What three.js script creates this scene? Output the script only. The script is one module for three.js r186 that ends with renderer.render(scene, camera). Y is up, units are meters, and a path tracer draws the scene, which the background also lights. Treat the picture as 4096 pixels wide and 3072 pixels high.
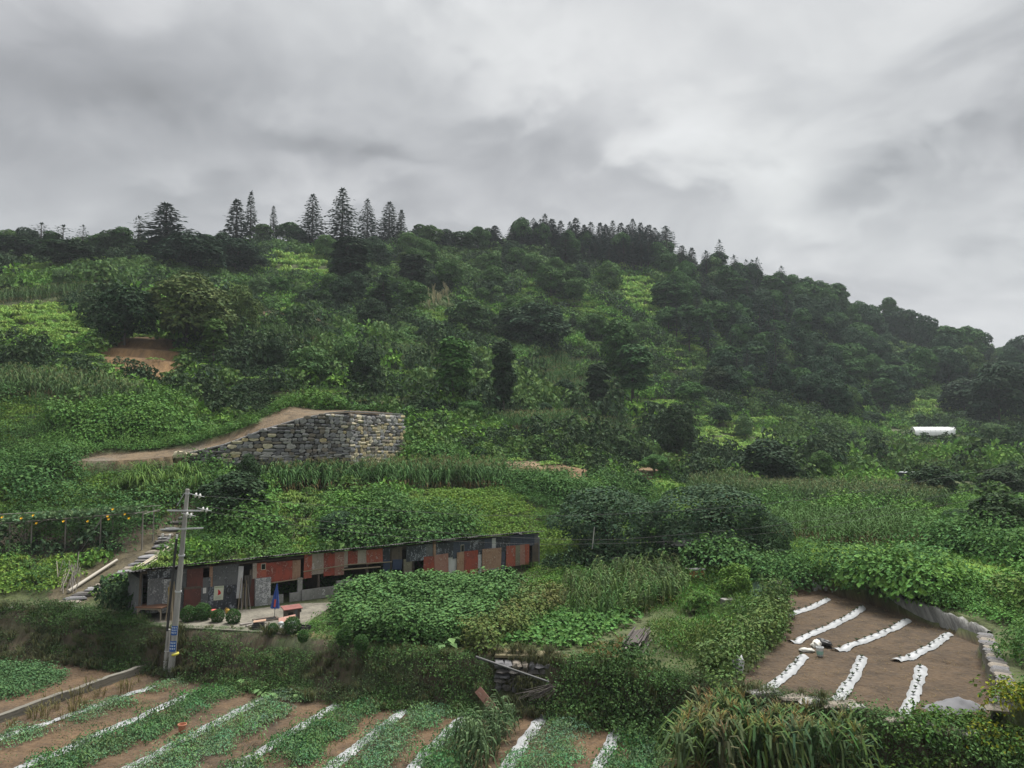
import * as THREE from 'three';
import { FontLoader } from 'three/addons/loaders/FontLoader.js';
import { TextGeometry } from 'three/addons/geometries/TextGeometry.js';
import { RoundedBoxGeometry } from 'three/addons/geometries/RoundedBoxGeometry.js';
import { mergeGeometries } from 'three/addons/utils/BufferGeometryUtils.js';

// ---------------------------------------------------------------- camera, sky, sun, exposure
const scene = new THREE.Scene();
const CAM_H = 12, F = 770, W = 1024, H = 768, PITCH = Math.atan(51 / F);
const camera = new THREE.PerspectiveCamera(2 * Math.atan(384 / F) * 180 / Math.PI, W / H, 0.5, 8000);
camera.position.set(0, CAM_H, 0);
camera.rotation.x = PITCH;
const renderer = new THREE.WebGLRenderer({ antialias: true });
renderer.setSize(W, H);
renderer.toneMapping = THREE.LinearToneMapping;
renderer.toneMappingExposure = 4.8;
renderer.shadowMap.enabled = true;
const SUN = new THREE.Vector3(0.22, 0.9, -0.36).normalize();
const sun = new THREE.DirectionalLight(new THREE.Color(1, 0.97, 0.92), 1.5);
sun.position.copy(SUN).multiplyScalar(300).add(new THREE.Vector3(0, 0, -120));
sun.target.position.set(0, 0, -120);
sun.castShadow = true; sun.shadow.radius = 56; sun.shadow.mapSize.set(4096, 4096);
Object.assign(sun.shadow.camera, { left: -260, right: 260, top: 260, bottom: -260, near: 1, far: 900 });
scene.add(sun, sun.target);
scene.fog = new THREE.FogExp2(new THREE.Color(0.86, 0.93, 1.0), 0.0002);

// ---------------------------------------------------------------- random, noise
function rng(seed) { let s = seed >>> 0; return () => { s = (s + 0x6d2b79f5) | 0; let t = Math.imul(s ^ (s >>> 15), 1 | s); t = (t + Math.imul(t ^ (t >>> 7), 61 | t)) ^ t; return ((t ^ (t >>> 14)) >>> 0) / 4294967296; }; }
function hash(ix, iy, s) { let h = Math.imul(ix, 374761393) ^ Math.imul(iy, 668265263) ^ Math.imul(s + 11, 1274126177); h = Math.imul(h ^ (h >>> 13), 1274126177); h ^= h >>> 16; return (h >>> 0) / 4294967296; }
function vnoise(x, y, s = 0) {
  const ix = Math.floor(x), iy = Math.floor(y), fx = x - ix, fy = y - iy, u = fx * fx * (3 - 2 * fx), v = fy * fy * (3 - 2 * fy);
  const a = hash(ix, iy, s), b = hash(ix + 1, iy, s), c = hash(ix, iy + 1, s), d = hash(ix + 1, iy + 1, s);
  return a + (b - a) * u + (c - a) * v + (a - b - c + d) * u * v;
}
function fbm(x, y, o = 4, s = 0) { let t = 0, a = 0.5, n = 0; for (let i = 0; i < o; i++) { t += a * vnoise(x, y, s + i * 17); n += a; a *= 0.5; x *= 2.03; y *= 2.03; } return t / n; }
const clamp = (x, a, b) => Math.min(b, Math.max(a, x)), lerp = (a, b, t) => a + (b - a) * t;
const sstep = (a, b, x) => { const t = clamp((x - a) / (b - a), 0, 1); return t * t * (3 - 2 * t); };

// ---------------------------------------------------------------- the overcast sky
{
  const w = 4096, h = 2048, data = new Float32Array(w * h * 4);
  const warp = (x, y) => { const a = fbm(x * 0.7 + 3.1, y * 0.7, 4, 201) - 0.5, b = fbm(x * 0.7, y * 0.7 + 7.7, 4, 233) - 0.5; return [x + a * 0.9, y + b * 0.9]; };
  // banks of cloud, as directions (azimuth to the right, height, size across, size up, darkening)
  const banks = [[-27, 21, 20, 7, 0.13], [-31, 17.4, 8, 2.6, 0.08], [-13, 20, 6, 2.0, 0.12], [-9, 18.6, 4, 1.4, 0.06], [-6, 26.5, 6, 5, 0.08], [6.5, 20.3, 9, 1.9, 0.09], [-1, 16.6, 6, 1.6, 0.05], [26.8, 20.6, 3.4, 2.2, 0.18], [31, 22, 5, 5, 0.09], [15, 19.4, 5, 1.4, 0.06], [32, 18, 6, 1.1, 0.08], [23.7, 16.6, 3, 0.9, 0.06], [27, 12.5, 9, 2.5, 0.04],
    [3.5, 26, 5, 4, -0.09], [12, 26.5, 8, 4, -0.06], [20, 24.5, 7, 4, -0.06], [-17, 16.8, 8, 2, -0.09], [-4.6, 15.8, 6, 1.5, -0.07], [-22, 25.5, 7, 3, -0.04], [24, 18.5, 8, 1.2, -0.05], [20, 14.5, 8, 1.6, -0.03]];
  for (let j = 0; j < h; j++) {
    const el = ((j + 0.5) / h - 0.5) * Math.PI, y = Math.sin(el);
    for (let i = 0; i < w; i++) {
      if (el < -0.02) { const o = (j * w + i) * 4; data[o] = data[o + 1] = data[o + 2] = 0.1; data[o + 3] = 1; continue; }
      const ro = ((i + 0.5) / w - 0.5) * 2 * Math.PI, cx = Math.cos(ro) * Math.cos(el), cz = Math.sin(ro) * Math.cos(el);
      const k = 1 / (Math.max(y, 0) + 0.16);
      const [px, py] = warp(cx * k * 0.9 + 5, cz * k * 0.9 + 2);
      let n = fbm(px * 1.5, py * 1.5, 6, 41) - 0.5, n2 = fbm(px * 4.2 + 9, py * 4.2, 6, 77) - 0.5; n2 = (sstep(-0.22, 0.26, n2) - 0.5) * 0.62;
      const az = Math.atan2(cx, -cz) * 57.2958, ed = el * 57.2958;
      let bank = 0;
      if (Math.abs(az) < 80) for (const [a, e, sa, se, q] of banks) { const da = (az - a + n2 * 9) / sa, de = (ed - e + n * 10 + n2 * 5) / se; const r = da * da + de * de; if (r < 7) bank -= q * Math.exp(-r); }
      const n3 = fbm(px * 11 + 3, py * 11 + n2 * 2, 5, 91) - 0.5;
      let L = 0.52 + n * 0.20 + n2 * 0.17 + n3 * 0.10 + bank * 1.0;
            const cosS = cx * SUN.x + y * SUN.y + cz * SUN.z;
      L *= 0.94 + 1.5 * Math.max(0, y - 0.42) + 0.35 * Math.pow(Math.max(0, cosS), 9);   // an overcast sky is brightest overhead and towards its sun
      const warm = clamp((L - 0.42) * 1.2, -0.12, 0.25);
      const o = (j * w + i) * 4; L *= 0.25;
      const gr = (fbm(px * 0.8 + 20, py * 0.8, 2, 404) - 0.5) * 0.05; data[o] = L * (0.965 + warm * 0.05 - gr * 0.4); data[o + 1] = L * (1.0 + gr * 0.5); data[o + 2] = L * (1.045 - warm * 0.12); data[o + 3] = 1;
    }
  }
  const t = new THREE.DataTexture(data, w, h, THREE.RGBAFormat, THREE.FloatType);
  t.mapping = THREE.EquirectangularReflectionMapping; t.magFilter = t.minFilter = THREE.LinearFilter; t.needsUpdate = true;
  scene.background = t; scene.environment = t;
}

// ---------------------------------------------------------------- names, labels, parts
const taken = new Map();
function numbered(n) { const k = taken.get(n) ?? 0; taken.set(n, k + 1); return k ? n + '_' + String(k).padStart(3, '0') : n; }
function tag(o, label, category, group, kind) { o.userData.label = label; if (category) o.userData.category = category; if (group) o.userData.group = group; if (kind) o.userData.kind = kind; return o; }
function thing(name, label, category, pos, turn = 0, group) { const g = new THREE.Group(); g.name = numbered(name); if (pos) g.position.copy(pos); g.rotation.y = turn; tag(g, label, category, group); scene.add(g); return g; }
function single(name, geo, mat, label, category, group) { const m = new THREE.Mesh(geo, mat); m.name = numbered(name); m.castShadow = m.receiveShadow = true; tag(m, label, category, group); scene.add(m); return m; }
function struct(name, geo, mat, label) { const m = new THREE.Mesh(geo, mat); m.name = numbered(name); m.receiveShadow = m.castShadow = true; m.userData.kind = 'structure'; if (label) m.userData.label = label; scene.add(m); return m; }
function part(parent, name, geo, mat, label) { const m = new THREE.Mesh(geo, mat); m.name = name; m.castShadow = m.receiveShadow = true; if (label) m.userData.label = label; parent.add(m); return m; }
const V = (x, y, z) => new THREE.Vector3(x, y, z);

// ---------------------------------------------------------------- sight lines: pixel of the 1024 x 768 picture -> place at a given distance, height or on the terrain
const CP = Math.cos(PITCH), SP = Math.sin(PITCH);
function ray(px, py) { const cx = (px - 512) / F, cy = (384 - py) / F, f = CP - cy * SP; return [cx / f, (cy * CP + SP) / f]; }   // x per metre of distance, y per metre of distance
function at(px, py, d) { const [a, b] = ray(px, py); return V(a * d, CAM_H + b * d, -d); }
function onLevel(px, py, h) { const [a, b] = ray(px, py), d = (h - CAM_H) / b; return V(a * d, h, -d); }
const YH = (d, py) => CAM_H + ray(512, py)[1] * d;
function toPx(p) { const d = -p.z, y = p.y - CAM_H, zc = d * CP + y * SP, yc = y * CP - d * SP; return [512 + F * p.x / zc, 384 - F * yc / zc]; }

// ---------------------------------------------------------------- terrain height
const TER = 2.1;
const plx = (pts) => (x) => { if (x <= pts[0][0]) return pts[0][1]; for (let i = 1; i < pts.length; i++) if (x <= pts[i][0]) { const t = (x - pts[i - 1][0]) / (pts[i][0] - pts[i - 1][0]); return lerp(pts[i - 1][1], pts[i][1], t); } return pts[pts.length - 1][1]; };
const line = (list, h) => list.map(([a, b]) => { const p = onLevel(a, b, h); return [p.x, -p.z]; });
const bankFoot = plx(line([[-160, 655], [0, 660], [60, 664], [143, 671], [171, 677], [250, 690], [340, 704], [450, 712], [540, 718], [620, 728], [690, 744], [760, 762], [840, 776], [900, 800], [1030, 835], [1200, 840]], 0));
const bankTop = plx(line([[-160, 610], [0, 611], [62, 609], [94, 617], [119, 622], [168, 627], [236, 630], [306, 637], [387, 648], [454, 653], [511, 654], [575, 661], [637, 670], [700, 682], [765, 694], [840, 706], [900, 722], [960, 735], [1000, 738], [1200, 742]], TER));
const Yc = (list) => list.map(([d, y, ishgt]) => [d, ishgt ? y : YH(d, y)]);
const COLS = [
  [-260, Yc([[46, TER, 1], [52, 4.5, 1], [58, 7, 1], [66, 9.5, 1], [78, 395], [98, 350], [130, 300], [150, 280], [175, 262], [205, 250], [260, 50, 1], [420, 20, 1]])],
  [0, Yc([[46, TER, 1], [52, 4.4, 1], [58, 500], [62, 470], [66, 460], [75, 402], [82, 386], [98, 352], [118, 318], [132, 300], [150, 282], [175, 260], [205, 249], [260, 50, 1], [420, 20, 1]])],
  [130, Yc([[46.5, TER, 1], [52, 3.7, 1], [60, 514], [65, 464], [70, 446], [73, 425], [80, 405], [92, 376], [105, 345], [130, 312], [165, 271], [190, 257], [212, 250], [270, 48, 1], [420, 20, 1]])],
  [260, Yc([[51, TER, 1], [58, 4.6, 1], [63.5, 6.6, 1], [66, 493], [72, 8.6, 1], [86, 10.5, 1], [100, 385], [125, 345], [150, 316], [180, 288], [215, 257], [240, 243], [300, 45, 1], [460, 20, 1]])],
  [400, Yc([[57, TER, 1], [62, 4.4, 1], [66, 6.2, 1], [69, 492], [80, 468], [86, 447], [94, 428], [108, 405], [132, 370], [162, 330], [202, 290], [237, 258], [258, 246], [320, 48, 1], [480, 20, 1]])],
  [512, Yc([[61, TER, 1], [66, 4.2, 1], [70, 6.2, 1], [73, 488], [85, 470], [95, 450], [113, 425], [142, 390], [177, 345], [217, 300], [252, 266], [280, 248], [345, 50, 1], [500, 20, 1]])],
  [640, Yc([[62, TER, 1], [68, 3.0, 1], [77, 511], [90, 485], [107, 465], [127, 445], [152, 415], [182, 380], [217, 335], [255, 290], [280, 268], [312, 247], [385, 55, 1], [540, 20, 1]])],
  [770, Yc([[50, TER, 1], [54, 2.9, 1], [64, 3.3, 1], [80, 514], [98, 490], [122, 472], [152, 450], [192, 405], [232, 365], [272, 325], [322, 297], [390, 45, 1], [560, 20, 1]])],
  [900, Yc([[41, TER, 1], [46, 3.0, 1], [60, 3.6, 1], [80, 512], [100, 490], [130, 468], [160, 452], [200, 438], [230, 425], [262, 395], [302, 362], [352, 343], [430, 32, 1], [600, 20, 1]])],
  [1024, Yc([[32, TER, 1], [40, 3.2, 1], [60, 3.8, 1], [75, 517], [100, 490], [130, 470], [170, 450], [210, 436], [250, 402], [302, 384], [362, 372], [440, 22, 1], [600, 18, 1]])],
  [1290, Yc([[30, TER, 1], [36, 3.2, 1], [60, 4.5, 1], [80, 505], [100, 480], [130, 455], [170, 432], [210, 415], [250, 390], [302, 384], [362, 374], [440, 22, 1], [600, 18, 1]])],
].map(([px, pts]) => ({ u: (px - 512) / F, f: plx(pts) }));
function colH(u, d) {
  let i = 1; while (i < COLS.length - 1 && u > COLS[i].u) i++;
  const a = COLS[i - 1], b = COLS[i], t = clamp((u - a.u) / (b.u - a.u), 0, 1), s = t * t * (3 - 2 * t) * 0.5 + t * 0.5;
  return lerp(a.f(d), b.f(d), s);
}
// the road behind the big retaining wall
const WA = at(190, 458, 66), WB = at(348, 465.5, 72), WC = at(402, 452.6, 82);
const WTOP = 14.05;
function segDist(x, z, ax, az, bx, bz) { const vx = bx - ax, vz = bz - az, t = clamp(((x - ax) * vx + (z - az) * vz) / (vx * vx + vz * vz + 1e-9), 0, 1), qx = ax + vx * t - x, qz = az + vz * t - z; return Math.sqrt(qx * qx + qz * qz); }
function inPoly(x, z, P) { let c = false; for (let i = 0, j = P.length - 1; i < P.length; j = i++) { const [xi, zi] = P[i], [xj, zj] = P[j]; if ((zi > z) !== (zj > z) && x < ((xj - xi) * (z - zi)) / (zj - zi) + xi) c = !c; } return c; }
const wallDir = V(WB.x - WA.x, 0, WB.z - WA.z).normalize();
const roadH = (x, z) => { const s = (x - WA.x) * wallDir.x + (z - WA.z) * wallDir.z, L = 13.7; const p = Math.max(0, (x - WA.x) * wallDir.z - (z - WA.z) * wallDir.x); return plx([[-9, 9.6], [-3, 10.0], [0, 10.35], [3, 11.1], [6, 12.35], [9, 13.3], [12, 13.95], [L, WTOP], [40, WTOP + 0.6]])(s) + plx([[-9, 0.12], [0, 0.16], [5, 0.32], [9, 0.24], [12, 0.08], [20, 0.03]])(s) * Math.max(0, p - 0.6); };
// the made-up ground behind the wall: the road and its platform
const roadPoly = [[WA.x - 9, WA.z + 2.5], [WA.x - 3, WA.z + 1.6], [WA.x, WA.z], [WB.x, WB.z], [WC.x, WC.z], [WC.x - 3, WC.z - 1], [WB.x - 3, WB.z - 8], [WB.x - 6, WB.z - 6], [WA.x + 3.5, WA.z - 4.6], [WA.x - 4, WA.z - 3.0], [WA.x - 9, WA.z - 1.2]];
const brownFar = [[823, 591], [850, 599], [872, 604], [905, 616], [950, 632], [985, 647]].map(([a, b]) => onLevel(a, b, TER)), brownRight = [[985, 647], [978, 653], [984, 668], [992, 690], [998, 708], [995, 722], [988, 736]].map(([a, b]) => onLevel(a, b, TER));
const brownPoly = [...[[770, 596], [800, 589]].map(([a, b]) => onLevel(a, b, TER)), ...brownFar, ...brownRight, ...[[960, 735], [900, 722], [840, 706], [765, 694], [735, 688], [752, 668], [785, 640]].map(([a, b]) => onLevel(a, b, TER))].map((p) => [p.x, p.z]);
const rimPts = [...brownFar, ...brownRight];
function terrace(h, x, d) {
  if (d < 84) return h;
  const k = sstep(84, 100, d), step = lerp(1.7, 3.0, sstep(100, 220, d)), q = (h + (fbm(x * 0.03, d * 0.03, 3, 5) - 0.5) * 5) / step, fl = Math.floor(q), fr = q - fl;
  const t = (fl + sstep(0.62, 0.98, fr) * 0.85 + fr * 0.15) * step - (q * step - h);
  return lerp(h, t, 0.82 * k);
}
function terraceFrac(x, d) { const h = colH(x / d, d), step = lerp(1.7, 3.0, sstep(100, 220, d)), q = (h + (fbm(x * 0.03, d * 0.03, 3, 5) - 0.5) * 5) / step; return q - Math.floor(q); }
function terrainH(x, z) {
  const d = -z;
  if (d < 4) return 0;
  const foot = bankFoot(x), top = Math.max(bankTop(x), foot + 0.5);
  if (d < foot) return (fbm(x * 1.6, d * 1.6, 3, 3) - 0.5) * 0.12;
  if (d < top) { const t = (d - foot) / (top - foot), n = (fbm(x * 0.9, d * 0.9, 3, 9) - 0.5) * 0.35; return TER * sstep(-0.12, 1.0, t + n * (1 - Math.abs(2 * t - 1))); }
  let h = colH(x / d, d);
  if (x > 14.2 && d > 24 && d < 56 && !(d > 44 && x < 19) && h < 4.2 && !inPoly(x, z, brownPoly)) {
    let m = 99; for (let i = 1; i < rimPts.length; i++) m = Math.min(m, segDist(x, z, rimPts[i - 1].x, rimPts[i - 1].z, rimPts[i].x, rimPts[i].z));
    if (m < 30) h = Math.max(h, TER + 0.85 * sstep(0.15, 0.5, m) * sstep(TER - 1, TER, h));
  } else if (inPoly(x, z, brownPoly)) { const [qx, qy] = toPx(V(x, TER, z)), fy = plx([[780, 638], [850, 650], [930, 660], [985, 668]])(qx); return TER + (fbm(x * 2.2, d * 2.2, 3, 3) - 0.5) * 0.08 - 0.12 * Math.exp(-(((qy - fy) / 2.2) ** 2)); }
  if (d < 46 && h < 2.2) return h + (fbm(x * 0.8, d * 0.8, 2, 31) - 0.5) * 0.05;
  if (d > 62 && d < 100 && x < 0) {
    if (inPoly(x, z, roadPoly)) { let m = Math.min(segDist(x, z, WA.x, WA.z, WB.x, WB.z), segDist(x, z, WB.x, WB.z, WC.x, WC.z)); h = lerp(Math.min(h, roadH(x, z)), roadH(x, z), sstep(0.25, 0.8, m)) + (fbm(x, d, 2, 8) - 0.5) * 0.1; return h; }
    let m = 99; for (let i = 4; i < roadPoly.length; i++) { const j = (i + 1) % roadPoly.length; if (i === 4) continue; m = Math.min(m, segDist(x, z, roadPoly[i][0], roadPoly[i][1], roadPoly[j][0], roadPoly[j][1])); }
    if (m < 5 && -z > 66 && x < WC.x + 1) { const k = sstep(0, 5, m), r = roadH(x, z); const behind = (x - WA.x) * wallDir.z * -1 + (z - WA.z) * wallDir.x < 0; if (behind) h = lerp(Math.max(r, Math.min(h, r + m * 1.2)), h, k); }
  }
  if (d > 48) h += (fbm(x * 0.09, d * 0.09, 4, 21) - 0.5) * sstep(48, 70, d) * lerp(0.8, 3.2, sstep(60, 200, d));
  return terrace(h, x, d);
}
function onTerrain(px, py, from = 20) {
  const [a, b] = ray(px, py);
  let pd = from;
  for (let d = from; d < 470; d += 0.12 + d * 0.0025) { if (CAM_H + b * d <= terrainH(a * d, -d)) { let lo = pd, hi = d; for (let k = 0; k < 8; k++) { const m = (lo + hi) / 2; if (CAM_H + b * m <= terrainH(a * m, -m)) hi = m; else lo = m; } return V(a * hi, terrainH(a * hi, -hi), -hi); } pd = d; }
  return null;
}
function crest(px, py, from) { const p = onTerrain(px, py, from); if (p) return p; let best = null, m = -9; const [a] = ray(px, py); for (let d = 120; d < 420; d += 1.5) { const h = terrainH(a * d, -d), e = (h - CAM_H) / d; if (e > m) { m = e; best = V(a * d, h, -d); } } return best; }   // the ridge line where a sight line passes over it
const ground = (x, z) => V(x, terrainH(x, z), z);
// ---------------------------------------------------------------- procedural textures
function tex(size, fn, srgb = false, repeat = [1, 1]) {
  const d = new Uint8Array(size * size * 4);
  for (let y = 0; y < size; y++) for (let x = 0; x < size; x++) { const c = fn(x / size, y / size, x, y), o = (y * size + x) * 4; for (let k = 0; k < 3; k++) d[o + k] = clamp(Math.round((Array.isArray(c) ? c[k] : c) * 255), 0, 255); d[o + 3] = 255; }
  const t = new THREE.DataTexture(d, size, size); t.wrapS = t.wrapT = THREE.RepeatWrapping; t.magFilter = THREE.LinearFilter; t.repeat.set(...repeat); if (srgb) t.colorSpace = THREE.SRGBColorSpace; t.needsUpdate = true; return t;
}
function tnoise(u, v, f, s) { // tiling value noise
  const x = u * f, y = v * f, ix = Math.floor(x), iy = Math.floor(y), fx = x - ix, fy = y - iy, a = fx * fx * (3 - 2 * fx), b = fy * fy * (3 - 2 * fy), m = (n) => ((n % f) + f) % f;
  const h = (i, j) => hash(m(i), m(j), s); return lerp(lerp(h(ix, iy), h(ix + 1, iy), a), lerp(h(ix, iy + 1), h(ix + 1, iy + 1), a), b);
}
const tfbm = (u, v, f, o, s) => { let t = 0, a = 0.5, n = 0; for (let i = 0; i < o; i++) { t += a * tnoise(u, v, f, s + i); n += a; a *= 0.55; f *= 2; } return t / n; };
const soilTex = tex(512, (u, v) => { const n = tfbm(u, v, 8, 6, 3), c = tfbm(u, v, 60, 2, 40), k = 0.62 + (n - 0.5) * 0.75 + (c - 0.5) * 0.45; return [k, k * 0.985, k * 0.955]; });
const soilBump = tex(512, (u, v) => tfbm(u, v, 24, 5, 90));
const stainTex = tex(512, (u, v) => { const n = tfbm(u, v, 4, 6, 130), f = tfbm(u, v, 48, 3, 150), k = 0.72 + (n - 0.5) * 0.55 + (f - 0.5) * 0.25; return [k, k, k]; });
const M = (o) => new THREE.MeshStandardMaterial({ roughness: 0.9, ...o, color: o.c ? new THREE.Color().setRGB(...o.c) : (o.color ?? 0xffffff), c: undefined });
const std = (c, roughness = 0.9, extra = {}) => { const m = new THREE.MeshStandardMaterial({ roughness, ...extra }); m.color.setRGB(...c); return m; };

// ---------------------------------------------------------------- the terrain sheet
const P2 = (list, from) => list.map(([a, b]) => onTerrain(a, b, from) ?? at(a, b, 240)).map((p) => [p.x, p.z]);
const soilPatches = [
  { P: P2([[98, 350], [150, 336], [176, 340], [182, 380], [160, 388], [108, 374]], 76), c: [0.135, 0.08, 0.034] },
  { P: P2([[258, 312], [300, 312], [350, 330], [330, 333], [262, 322]], 90), c: [0.1, 0.07, 0.035] },
  { P: P2([[520, 478], [560, 462], [590, 470], [600, 484], [575, 492], [540, 490]], 60), c: [0.12, 0.072, 0.033] },
  { P: P2([[632, 470], [660, 455], [705, 457], [700, 463], [660, 478], [636, 487]], 60), c: [0.12, 0.078, 0.036] },
  { P: P2([[500, 462], [540, 462], [545, 478], [500, 478]], 60), c: [0.13, 0.09, 0.05] },
  { P: P2([[200, 467], [265, 467], [290, 472], [255, 480], [200, 475]], 60), c: [0.13, 0.085, 0.038] },
  { P: P2([[40, 608], [74, 606], [112, 586], [150, 562], [186, 536], [208, 512], [206, 497], [182, 497], [140, 538], [95, 566], [50, 590]], 44), c: [0.07, 0.058, 0.032] },
  { P: P2([[-30, 528], [60, 524], [150, 518], [165, 530], [120, 552], [60, 560], [-30, 558]], 44), c: [0.05, 0.04, 0.026], keep: 0.5 },  // earth below the pergola, its shade put into the soil colour
];
const dryGrass = P2([[590, 650], [618, 640], [640, 634], [630, 648], [622, 664], [578, 661]], 30);
const yardPoly = [[100, 619], [168, 627.5], [236, 631], [300, 636], [312, 620], [338, 603], [300, 604], [250, 610], [190, 613], [135, 611], [100, 611]].map(([a, b]) => onLevel(a, b, TER)).map((p) => [p.x, p.z]);
function soilColor(x, z, h) {
  const d = -z, n = fbm(x * 0.35, z * 0.35, 4, 61), n2 = fbm(x * 0.06, z * 0.06, 3, 67);
  let c = [0.045 + n * 0.02, 0.055 + n * 0.03, 0.022];
  if (d < bankFoot(x)) c = lerp3([0.055, 0.037, 0.021], [0.09, 0.056, 0.029], sstep(0.35, 0.65, n2 * 0.5 + n * 0.5));
  else if (d < bankTop(x) + 0.05) c = lerp3([0.06, 0.048, 0.03], [0.045, 0.055, 0.024], sstep(0.45, 0.6, n));
  else if (inPoly(x, z, brownPoly)) c = lerp3([0.066, 0.041, 0.021], [0.046, 0.032, 0.018], n2);
  else if (d < bankTop(x) + 0.9 && x < 6) c = [0.1 + n * 0.06, 0.082 + n * 0.045, 0.045];
  else if (d < 62 && inPoly(x, z, dryGrass)) c = [0.09, 0.075, 0.028];
  else if (d > 62 && d < 100 && x < -9 && inPoly(x, z, roadPoly)) c = lerp3([0.105, 0.074, 0.042], [0.115, 0.1, 0.078], sstep(0.42, 0.62, n2 * 0.6 + n * 0.4));
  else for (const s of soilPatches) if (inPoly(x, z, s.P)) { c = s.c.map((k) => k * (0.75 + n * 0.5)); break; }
  return c;
}
const lerp3 = (a, b, t) => [lerp(a[0], b[0], t), lerp(a[1], b[1], t), lerp(a[2], b[2], t)];
{
  const ds = []; for (let d = 4; d < 640;) { ds.push(d); d *= d < 24 ? 1.05 : d < 110 ? 1.0068 : d < 330 ? 1.011 : 1.04; }
  const nu = 540, us = []; for (let i = 0; i <= nu; i++) us.push(-1.2 + 2.4 * i / nu);
  const pos = [], col = [], uv = [], idx = [];
  for (const d of ds) for (const u of us) { const x = u * d, z = -d, y = terrainH(x, z); pos.push(x, y, z); uv.push(x / 5, z / 5 + y / 5); col.push(...soilColor(x, z, y)); }
  const n = us.length; for (let j = 0; j < ds.length - 1; j++) for (let i = 0; i < nu; i++) { const a = j * n + i, b = a + 1, c = a + n, e = c + 1; idx.push(a, b, c, b, e, c); }
  const g = new THREE.BufferGeometry(); g.setAttribute('position', new THREE.Float32BufferAttribute(pos, 3)); g.setAttribute('color', new THREE.Float32BufferAttribute(col, 3)); g.setAttribute('uv', new THREE.Float32BufferAttribute(uv, 2)); g.setIndex(idx); g.computeVertexNormals();
  struct('terrain', g, new THREE.MeshStandardMaterial({ vertexColors: true, map: soilTex, color: new THREE.Color(1.5, 1.5, 1.5), bumpMap: soilBump, bumpScale: 0.09, roughness: 1 }), 'terraced hillside and valley floor');
  const gp = new THREE.PlaneGeometry(2600, 2600).rotateX(-Math.PI / 2).translate(0, -0.8, 0);
  struct('ground', gp, std([0.05, 0.065, 0.03], 1), 'low ground beyond the hill');
}
console.log('terrain done');

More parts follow.
